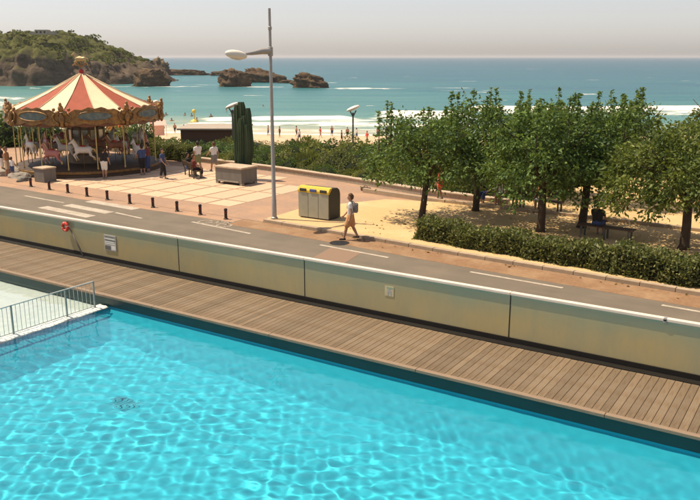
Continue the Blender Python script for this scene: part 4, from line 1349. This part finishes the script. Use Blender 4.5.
for row, (off, r0, r1, h0, h1) in enumerate(((.95, .6, .9, .5, .8), (2.2, .9, 1.3, .8, 1.1), (4.0, 1.1, 1.5, 1.05, 1.4), (6.2, 1.2, 1.7, 1.25, 1.7))):
    x = -34.8 - row
    while x < -12.5:
        kind = rd.choices(['dark', 'olive', 'hedge'], [.42, .40, .18])[0]
        if row >= 2: kind = rd.choices(['dark', 'olive'], [.6, .4])[0]
        r = rd.uniform(r0, r1)
        y = float(prom_y(x)) + off + rd.uniform(-.3, .3)
        hh = rd.uniform(h0, h1)
        if x < -31.5: hh = min(hh, .85)
        if not (x > -16 and row == 0):
            side = 'left of lamp post' if x * math.cos(YAW) + y * math.sin(YAW) < -.1045 * (-x * math.sin(YAW) + y * math.cos(YAW)) else 'right of lamp post'
            shrub(kind, x, y, bank_z(x, y), r, hh, i, ROWN[row] + ' ' + side)
        i += 1; x += r * rd.uniform(1.35, 1.75)
for q in range(6):
    x = -21.8 + q * .75; y = float(prom_y(x)) + 4.2 + .5 * (q % 2)
    shrub('flower', x, y, bank_z(x, y) + .75, .85, .95, q, 'on the bank left of the first tree')
for q, (x, y, r, h, k) in enumerate(((-12.2, 40.5, 1.6, 2.0, 'dark'), (-9.5, 45.6, 1.9, 1.6, 'dark'), (-6.2, 46.0, 1.8, 1.5, 'dark'), (-3, 46, 2, 1.7, 'dark'), (1, 45.6, 2, 1.8, 'dark'), (-10.4, 40.6, 1.0, 1.1, 'dark'),
                                     (-12.8, 36.6, 1.3, 1.1, 'olive'), (-12.9, 34.6, 1.0, .9, 'dark'))):
    shrub(k, x, y, .1 if y < 44 else -.3, r, h, q, 'behind the sand court trees')
for q, (x, y, r, h, k) in enumerate(((-38.9, 38.4, 1.4, 1.0, 'dark'), (-37.0, 38.3, 1.2, .9, 'dark'), (-43.0, 38.7, 1.7, 1.9, 'dark'), (-45.2, 38.6, 1.5, 1.6, 'olive'), (-48, 38, 1.9, 1.9, 'dark'), (-51.5, 37, 2.2, 2.1, 'dark'),
                                     (-54, 35, 2.2, 2.2, 'dark'), (-40.8, 38.5, 1.0, .95, 'olive'))):
    shrub(k, x, y, .0, r, h, q, 'behind carousel and plaza hedge')
order_labels(BANK)
make_hedge(-39.2, 36.5, -35.2, 36.1, .9, .85, 33, 'clipped hedge behind the plaza bench right of the carousel')

# timber beach building with flat pale roof
bd = thing('beach_building', 'low dark timber building with flat pale roof behind the shrubs', 'building', (-43.5, 43.5, -4.7))
bd.rotation_euler = (0, 0, YAW)
MB().box((0, 0, 0), (4.9, 4, 5.75)).build('wall', m_building, bd)
MB().box((-.25, -.25, 5.752), (5.1, 4.2, 5.88), bev=.03).build('roof', m_roof_grey, bd)
for k in range(2):
    w_ = MB().box((.6 + k * 1.8, -.04, 3.9), (1.9 + k * 1.8, -.002, 5.0)).build('window', m_bin_d, bd)
    MB().box((.55 + k * 1.8, -.07, 3.85), (1.95 + k * 1.8, -.042, 3.9)).build('sill', m_roof, w_)

# beach tents and kiosk canopies
def tent(x, y, z, w, d, h, mat, label, rz):
    t = thing('beach_tent', label, 'tent', (x, y, z), rz, 'beach tents')
    for s in (-1, 1):
        MB().add([(-w / 2, s * d / 2, .7 * h), (w / 2, s * d / 2, .7 * h), (w / 2, 0, h), (-w / 2, 0, h), (-w / 2, s * d / 2, .7 * h - .03), (w / 2, s * d / 2, .7 * h - .03), (w / 2, 0, h - .03), (-w / 2, 0, h - .03)],
                 [(0, 1, 2, 3), (7, 6, 5, 4), (0, 4, 5, 1), (0, 3, 7, 4), (1, 5, 6, 2)]).build('roof_panel', mat, t)
        for q in (-1, 1):
            MB().tube([(q * (w / 2 - .05), s * (d / 2 - .05), 0), (q * (w / 2 - .05), s * (d / 2 - .05), .7 * h)], .04, 6).build('pole', m_c_white, t)
    MB().box((-w / 2, d / 2 - .02, 0), (w / 2, d / 2 + .01, .68 * h)).build('back_panel', mat, t)
def cpt(u, v, D):
    """street point on the ray at camera-plane distance D (layout arithmetic for far things)"""
    x = (u - 350) / FPX; y = (250 - v) / FPX
    dy = math.cos(PITCH) + y * math.sin(PITCH); dz = -math.sin(PITCH) + y * math.cos(PITCH); t = D / dy
    X, Y = cam_to_street(x * t, D)
    return X, Y, 6.5 + dz * t
p = cam_to_street(-36, 120); tent(p[0], p[1], -4.95, 3.6, 2.6, 2.7, m_tent_o, 'wide orange beach tent seen right of the carousel boards', YAW)
p = cam_to_street(-39.5, 117); tent(p[0], p[1], -4.95, 2.6, 2.4, 2.6, m_tent_p, 'pale pink beach tent beside the wide orange tent', YAW)
p = cam_to_street(-28.5, 116); tent(p[0], p[1], -4.95, 2.2, 2.2, 2.4, m_tent_p, 'small sandy pink tent left of the timber building', YAW + .4)

# yellow marker buoy
X, Y = cam_to_street(-30.2, 152)
by = thing('marker_buoy', 'yellow marker buoy floating in the shallows', 'buoy', (X, Y, SEA_Z + .1))
MB().lathe([(.001, -.3), (.7, -.2), (.85, .2), (.6, .5), (.12, .7), (.10, 1.9), (.001, 1.9)], 14).build('float', m_yellow_buoy, by, True)
MB().ball((0, 0, 2.2), (.42, .42, .42), 0, 2).build('top_mark', m_yellow_buoy, by, 'all')

# ------------------------------------------------------------------ people
def person_prims(h=1.7, stride=0.0, arm=(.1, -.1), sit=False, shorts=.62, sleeve=.5, detail=False, skirt=False, dress=False):
    """facing +X.  materials: 0 skin, 1 top, 2 bottom, 3 shoes, 4 hair"""
    P = []
    hipz = .52 * h if not sit else .26 * h + .06
    dz = hipz - .52 * h
    sw = .118 * h
    def z(f): return f * h + dz
    for s in (-1, 1):
        P.append(((0, s * .045 * h, z(.575)), (.004, s * .055 * h, z(.76)), .064 * h, .060 * h, 1))
    P.append(((0, -.078 * h, z(.795)), (0, .078 * h, z(.795)), .043 * h, .043 * h, 1))
    P.append(((0, -.042 * h, z(.53)), (0, .042 * h, z(.53)), .075 * h, .075 * h, 2))
    P.append(((0, 0, z(.81)), (.008 * h, 0, z(.875)), .034 * h, .031 * h, 0))
    P.append(((.012 * h, 0, z(.912)), (.010 * h, 0, z(.948)), .047 * h, .054 * h, 0))
    P.append(((.045 * h, 0, z(.895)), (.030 * h, 0, z(.90)), .022 * h, .03 * h, 0))
    P.append(((.060 * h, 0, z(.928)), (.068 * h, 0, z(.917)), .009 * h, .011 * h, 0))
    for s in (-1, 1):
        P.append(((.008 * h, s * .054 * h, z(.925)), (.006 * h, s * .056 * h, z(.94)), .010 * h, .010 * h, 0))
    for s in (-1, 1):
        st = stride * s
        if sit:
            hip = Vector((0, s * .05 * h, hipz)); knee = Vector((.245 * h, s * .06 * h, hipz + .01)); ank = Vector((.25 * h + st * .1, s * .06 * h, .045 * h))
        else:
            hip = Vector((0, s * .048 * h, .515 * h)); knee = Vector((st * .42 + .02 * h, s * .052 * h, .285 * h + abs(st) * .02)); ank = Vector((st * .95 - (.02 if st < 0 else 0), s * .055 * h, .045 * h + (.05 if st < 0 else 0)))
        mid = hip.lerp(knee, min(1, shorts))
        P.append((hip, mid, .064 * h * (1.15 if skirt else 1), (.050 * h) * (1.35 if skirt else 1), 2))
        P.append((hip.lerp(knee, min(.98, shorts)), knee, .045 * h, .034 * h, 0 if shorts < 1 else 2))
        if shorts > 1:
            q = knee.lerp(ank, shorts - 1)
            P.append((knee, q, .05 * h * (1.2 if skirt else 1), .045 * h * (1.25 if skirt else 1), 2))
        P.append((knee, knee.lerp(ank, .35), .034 * h, .036 * h, 0)); P.append((knee.lerp(ank, .35), ank, .035 * h, .021 * h, 0))
        P.append((ank + Vector((-.02 * h, 0, -.022 * h)), ank + Vector((.09 * h, s * .01, -.028 * h)), .022 * h, .019 * h, 3))
        sh = Vector((0, s * sw, z(.79))); a = arm[0] if s < 0 else arm[1]
        el = sh + Vector((math.sin(a) * .17 * h, s * .028 * h, -math.cos(a) * .17 * h))
        wr = el + Vector((math.sin(a + .45) * .15 * h, -s * .004 * h, -math.cos(a + .45) * .15 * h))
        me_ = sh.lerp(el, sleeve)
        P.append((sh, me_, .036 * h, .032 * h, 1)); P.append((me_, el, .027 * h, .024 * h, 0)); P.append((el, wr, .025 * h, .016 * h, 0))
        hd = (wr - el).normalized()
        P.append((wr, wr + hd * .045 * h, .016 * h, .019 * h, 0))
        pal = wr + hd * .055 * h
        for q in range(4):
            o = Vector((.012 * h * (q - 1.5), 0, 0)); ln = (.036, .042, .040, .030)[q] * h
            k1 = pal + o + hd * ln * .55; k2 = k1 + (hd + Vector((0, -s * .5, 0))).normalized() * ln * .5
            P.append((pal + o, k1, .0055 * h, .005 * h, 0)); P.append((k1, k2, .005 * h, .0045 * h, 0))
        P.append((wr + hd * .02 * h + Vector((.016 * h, 0, 0)), wr + hd * .05 * h + Vector((.032 * h, -s * .006, 0)), .0065 * h, .0055 * h, 0))
    if dress:
        P.append(((0, 0, z(.60)), (0, 0, z(.42)), .072 * h, .088 * h, 2))
    return P, z

def hair_mesh(h, z, long=False):
    P = [((-.004 * h, 0, z(.955)), (-.002 * h, 0, z(.962)), .060 * h, .058 * h, 0), ((-.022 * h, 0, z(.915)), (-.022 * h, 0, z(.945)), .046 * h, .052 * h, 0)]
    if long:
        P.append(((-.035 * h, 0, z(.92)), (-.050 * h, 0, z(.80)), .042 * h, .030 * h, 0))
    return P

def person(label, x, y, z0, rz, top, bottom, hair=m_hair, shoes=m_c_grey, h=1.7, vox=.016, group=None, long=False, **kw):
    P, zf = person_prims(h, **kw)
    me = voxel_mesh('body', P, vox, [m_skin, top, bottom, shoes], 1)
    o = link('person', me, None, (x, y, z0), rz)
    tag(o, label, 'person', group)
    hm = voxel_mesh('hair', hair_mesh(h, zf, long), vox, [hair], 1)
    link('hair', hm, o)
    return o

wx, wy = -14.95, 23.28
pw = person('person in white top and orange shorts walking along the road beside the recycling container', wx, wy, .0, R(205), m_c_white, m_c_orange, m_hair_b, m_c_black, 1.70, .011,
            stride=.24, arm=(.28, -.22), shorts=.80, sleeve=.4, skirt=True)
bp = thing('backpack', 'small grey bag on the back of the walking person', 'backpack', (wx, wy, 0), R(205))
MB().box((-.27, -.13, 1.02), (-.125, .13, 1.36), bev=.045).build('pouch', m_c_grey, bp, True)
for s in (-1, 1):
    MB().tube([(-.15, s * .09, 1.34), (-.03, s * .10, 1.445), (.095, s * .10, 1.34), (.11, s * .11, 1.2), (-.02, s * .15, 1.05), (-.14, s * .11, 1.05)], .016, 6).build('strap', m_c_grey, bp, 'all')

person('person in black shirt and white shorts standing in front of the carousel', -34.1, 28.2, .013, R(120), m_c_black, m_c_white, h=1.72, shorts=.85, stride=.06, arm=(.15, .1), vox=.02)
person('person in white shirt and olive shorts walking left of the planter box', -31.9, 33.2, .015, R(160), m_c_white, m_c_green, m_hair, m_c_grey, h=1.72, stride=.16, arm=(.5, -.3), shorts=.95, vox=.02)
person('person in white top beside the walker in olive shorts', -31.15, 33.75, .015, R(170), m_c_white, m_c_grey, m_hair_b, m_c_grey, h=1.68, stride=.18, arm=(-.3, .5), shorts=.9, vox=.02)
person('person in dark clothes seated on the plaza bench', -30.95, 31.35, .015, R(60), m_c_black, m_c_blue, h=1.72, sit=True, arm=(.6, .6), shorts=.9, vox=.02)
person('person in maroon top seated on the plaza bench', -30.15, 31.0, .015, R(60), m_c_maroon, m_c_black, m_hair_b, h=1.7, sit=True, arm=(.5, .7), shorts=1.5, vox=.02)
person('person in blue top and black trousers standing left of the plaza bench', -31.4, 29.9, .015, R(20), m_c_blue, m_c_black, h=1.66, stride=.1, arm=(.3, .2), shorts=1.6, vox=.02)
person('person in red dress standing behind the leftmost tree', -15.75, 32.2, .015, R(200), m_c_red, m_c_red, m_hair_b, m_c_grey, h=1.66, stride=.08, arm=(.2, .1), shorts=.6, dress=True, vox=.02)
person('person in orange top and white shorts on the bench behind the middle trunk', -10.75, 31.85, .10, R(-94), m_c_orange, m_c_white, m_hair_b, m_c_grey, h=1.7, sit=True, arm=(.5, .6), shorts=.9, vox=.02)
person('person in white top on the bench left of the middle trunk', -12.6, 32.0, .10, R(-94), m_c_white, m_c_grey, m_hair, m_c_grey, h=1.7, sit=True, arm=(.4, .6), shorts=.9, vox=.02)
person('person in dark clothes on the left end of the plank bench under the trees', -13.4, 32.05, .10, R(-94), m_c_black, m_c_blue, m_hair, m_c_grey, h=1.7, sit=True, arm=(.4, .6), shorts=1.4, vox=.02)
person('person in dark clothes seated on the bench behind the hedge', -7.4, 28.2, .10, R(86), m_c_black, m_c_blue, m_hair, m_c_grey, h=1.7, sit=True, arm=(.5, .6), shorts=1.4, vox=.02)
person('person in black shirt and pale shorts at the left side of the carousel', -40.0, 25.95, .015, R(80), m_c_black, m_c_white, m_hair, h=1.74, stride=.07, arm=(.1, .2), shorts=.9, vox=.02)
person('person in orange top standing beside the left carousel pole', -39.2, 25.75, .015, R(30), m_c_orange, m_cream, m_hair_b, h=1.66, stride=.05, arm=(.2, .1), shorts=.9, vox=.02)
person('child in white top by the carousel steps', -38.75, 25.75, .015, R(100), m_c_white, m_c_blue, m_hair_b, h=1.15, stride=.05, arm=(.3, .2), shorts=.8, vox=.02)
person('person in red shirt standing at the right side of the carousel', -33.9, 31.2, .015, R(200), m_c_maroon, m_c_blue, m_hair, h=1.72, arm=(.2, .5), shorts=1.5, vox=.02)
person('person in dark shirt at the right edge of the carousel platform', -33.5, 30.4, .015, R(160), m_c_blue, m_c_black, m_hair, h=1.7, arm=(.4, .5), shorts=1.2, vox=.02)

# low bundle lying on the paving
bg = thing('bag', 'low brown bag lying on the pink paving near the promenade wall', 'bag', (-20.0, 32.55, .013), R(-20))
MB().box((-.28, -.14, 0), (.28, .14, .20), bev=.06).build('body', m_wood_dark, bg, True)
MB().tube([(-.15, 0, .18), (-.08, 0, .28), (.08, 0, .28), (.15, 0, .18)], .015, 6).build('handle', m_wood_dark, bg, 'all')

# distant bathers
rd = random.Random(12)
bath = []
for i, (tp, bt) in enumerate(((m_skin, m_c_blue), (m_c_maroon, m_c_black), (m_skin, m_c_black), (m_c_white, m_c_blue), (m_c_red, m_skin))):
    P, zf = person_prims(1.72, stride=.1 + .04 * i, arm=(.3, -.2 - .1 * i), shorts=.8)
    P += [(a, b_, r0, r1, 4) for a, b_, r0, r1, _ in hair_mesh(1.72, zf)]
    bath.append(voxel_mesh('bather', P, .045, [m_skin, tp, bt, m_skin, m_hair], 0))
BL = ['distant bather in blue trunks on the beach', 'distant beachgoer in maroon top on the beach', 'distant bather in black trunks on the beach', 'distant beachgoer in white top on the beach', 'distant bather in red swimwear on the beach']
spots = [(-41, 121), (-38.6, 126), (-36.5, 128), (-35.0, 131), (-33.6, 125), (-32, 131), (-30.6, 128), (-29.6, 132), (-27, 127), (-15, 118), (-13.2, 126), (-11, 122), (-8.5, 124), (-7.4, 114), (-4.6, 121), (-2.9, 125), (-1.2, 112), (-.4, 121), (1.0, 118), (2.4, 110), (4.4, 122), (-17.5, 124), (8.5, 121), (-43.5, 128), (-19.4, 126)]
ppl = []
for i, (xc, yc) in enumerate(spots):
    X, Y = cam_to_street(xc, yc)
    sd = float(shore_yc(xc)) - yc
    z = min(SEA_Z + min(1.3, sd * .036), -4.7)
    k = i % 5
    o = link('person', bath[k], None, (X, Y, z - .02), rd.uniform(0, 6.28))
    tag(o, BL[k], 'person', 'people on the beach'); ppl.append(('', BL[k], xc / yc, o))
# swimmers out in the shallows
sw_me = voxel_mesh('swimmer', [((0, 0, .0), (0, 0, .30), .14, .13, 0), ((-.02, 0, .34), (-.02, 0, .38), .12, .12, 1), ((0, -.3, -.05), (0, .3, -.05), .13, .13, 0), ((0, -.32, -.05), (.35, -.42, .05), .07, .05, 0), ((0, .32, -.05), (.35, .42, .0), .07, .05, 0)], .04, [m_skin, m_hair], 0)
for i in range(14):
    xc = rd.uniform(-46, -22); yc = rd.uniform(150, 205)
    X, Y = cam_to_street(xc, yc)
    o = link('swimmer', sw_me, None, (X, Y, SEA_Z + .12), rd.uniform(0, 6.28))
    tag(o, 'x', 'swimmer', 'swimmers in the bay'); ppl.append(('', 'distant swimmer with head above the shallow water', xc / yc, o))
order_labels(ppl)

# ------------------------------------------------------------------ summer haze over the bay
hz = MB().box((-17500, -900, -14), (17500, 19500, 26)).build('haze', [])
hz.rotation_euler = (0, 0, YAW)
hz['kind'] = 'stuff'; hz['label'] = 'thin pale sea haze over the whole bay'
hm_ = bpy.data.materials.new('haze'); hm_.use_nodes = True
hn = hm_.node_tree; hn.nodes.clear()
ho = hn.nodes.new('ShaderNodeOutputMaterial'); hv = hn.nodes.new('ShaderNodeVolumePrincipled')
hv.inputs['Color'].default_value = (.93, .91, .90, 1)
hv.inputs['Density'].default_value = .0001
hv.inputs['Anisotropy'].default_value = .2
hn.links.new(hv.outputs[0], ho.inputs['Volume'])
hz.data.materials.append(hm_)
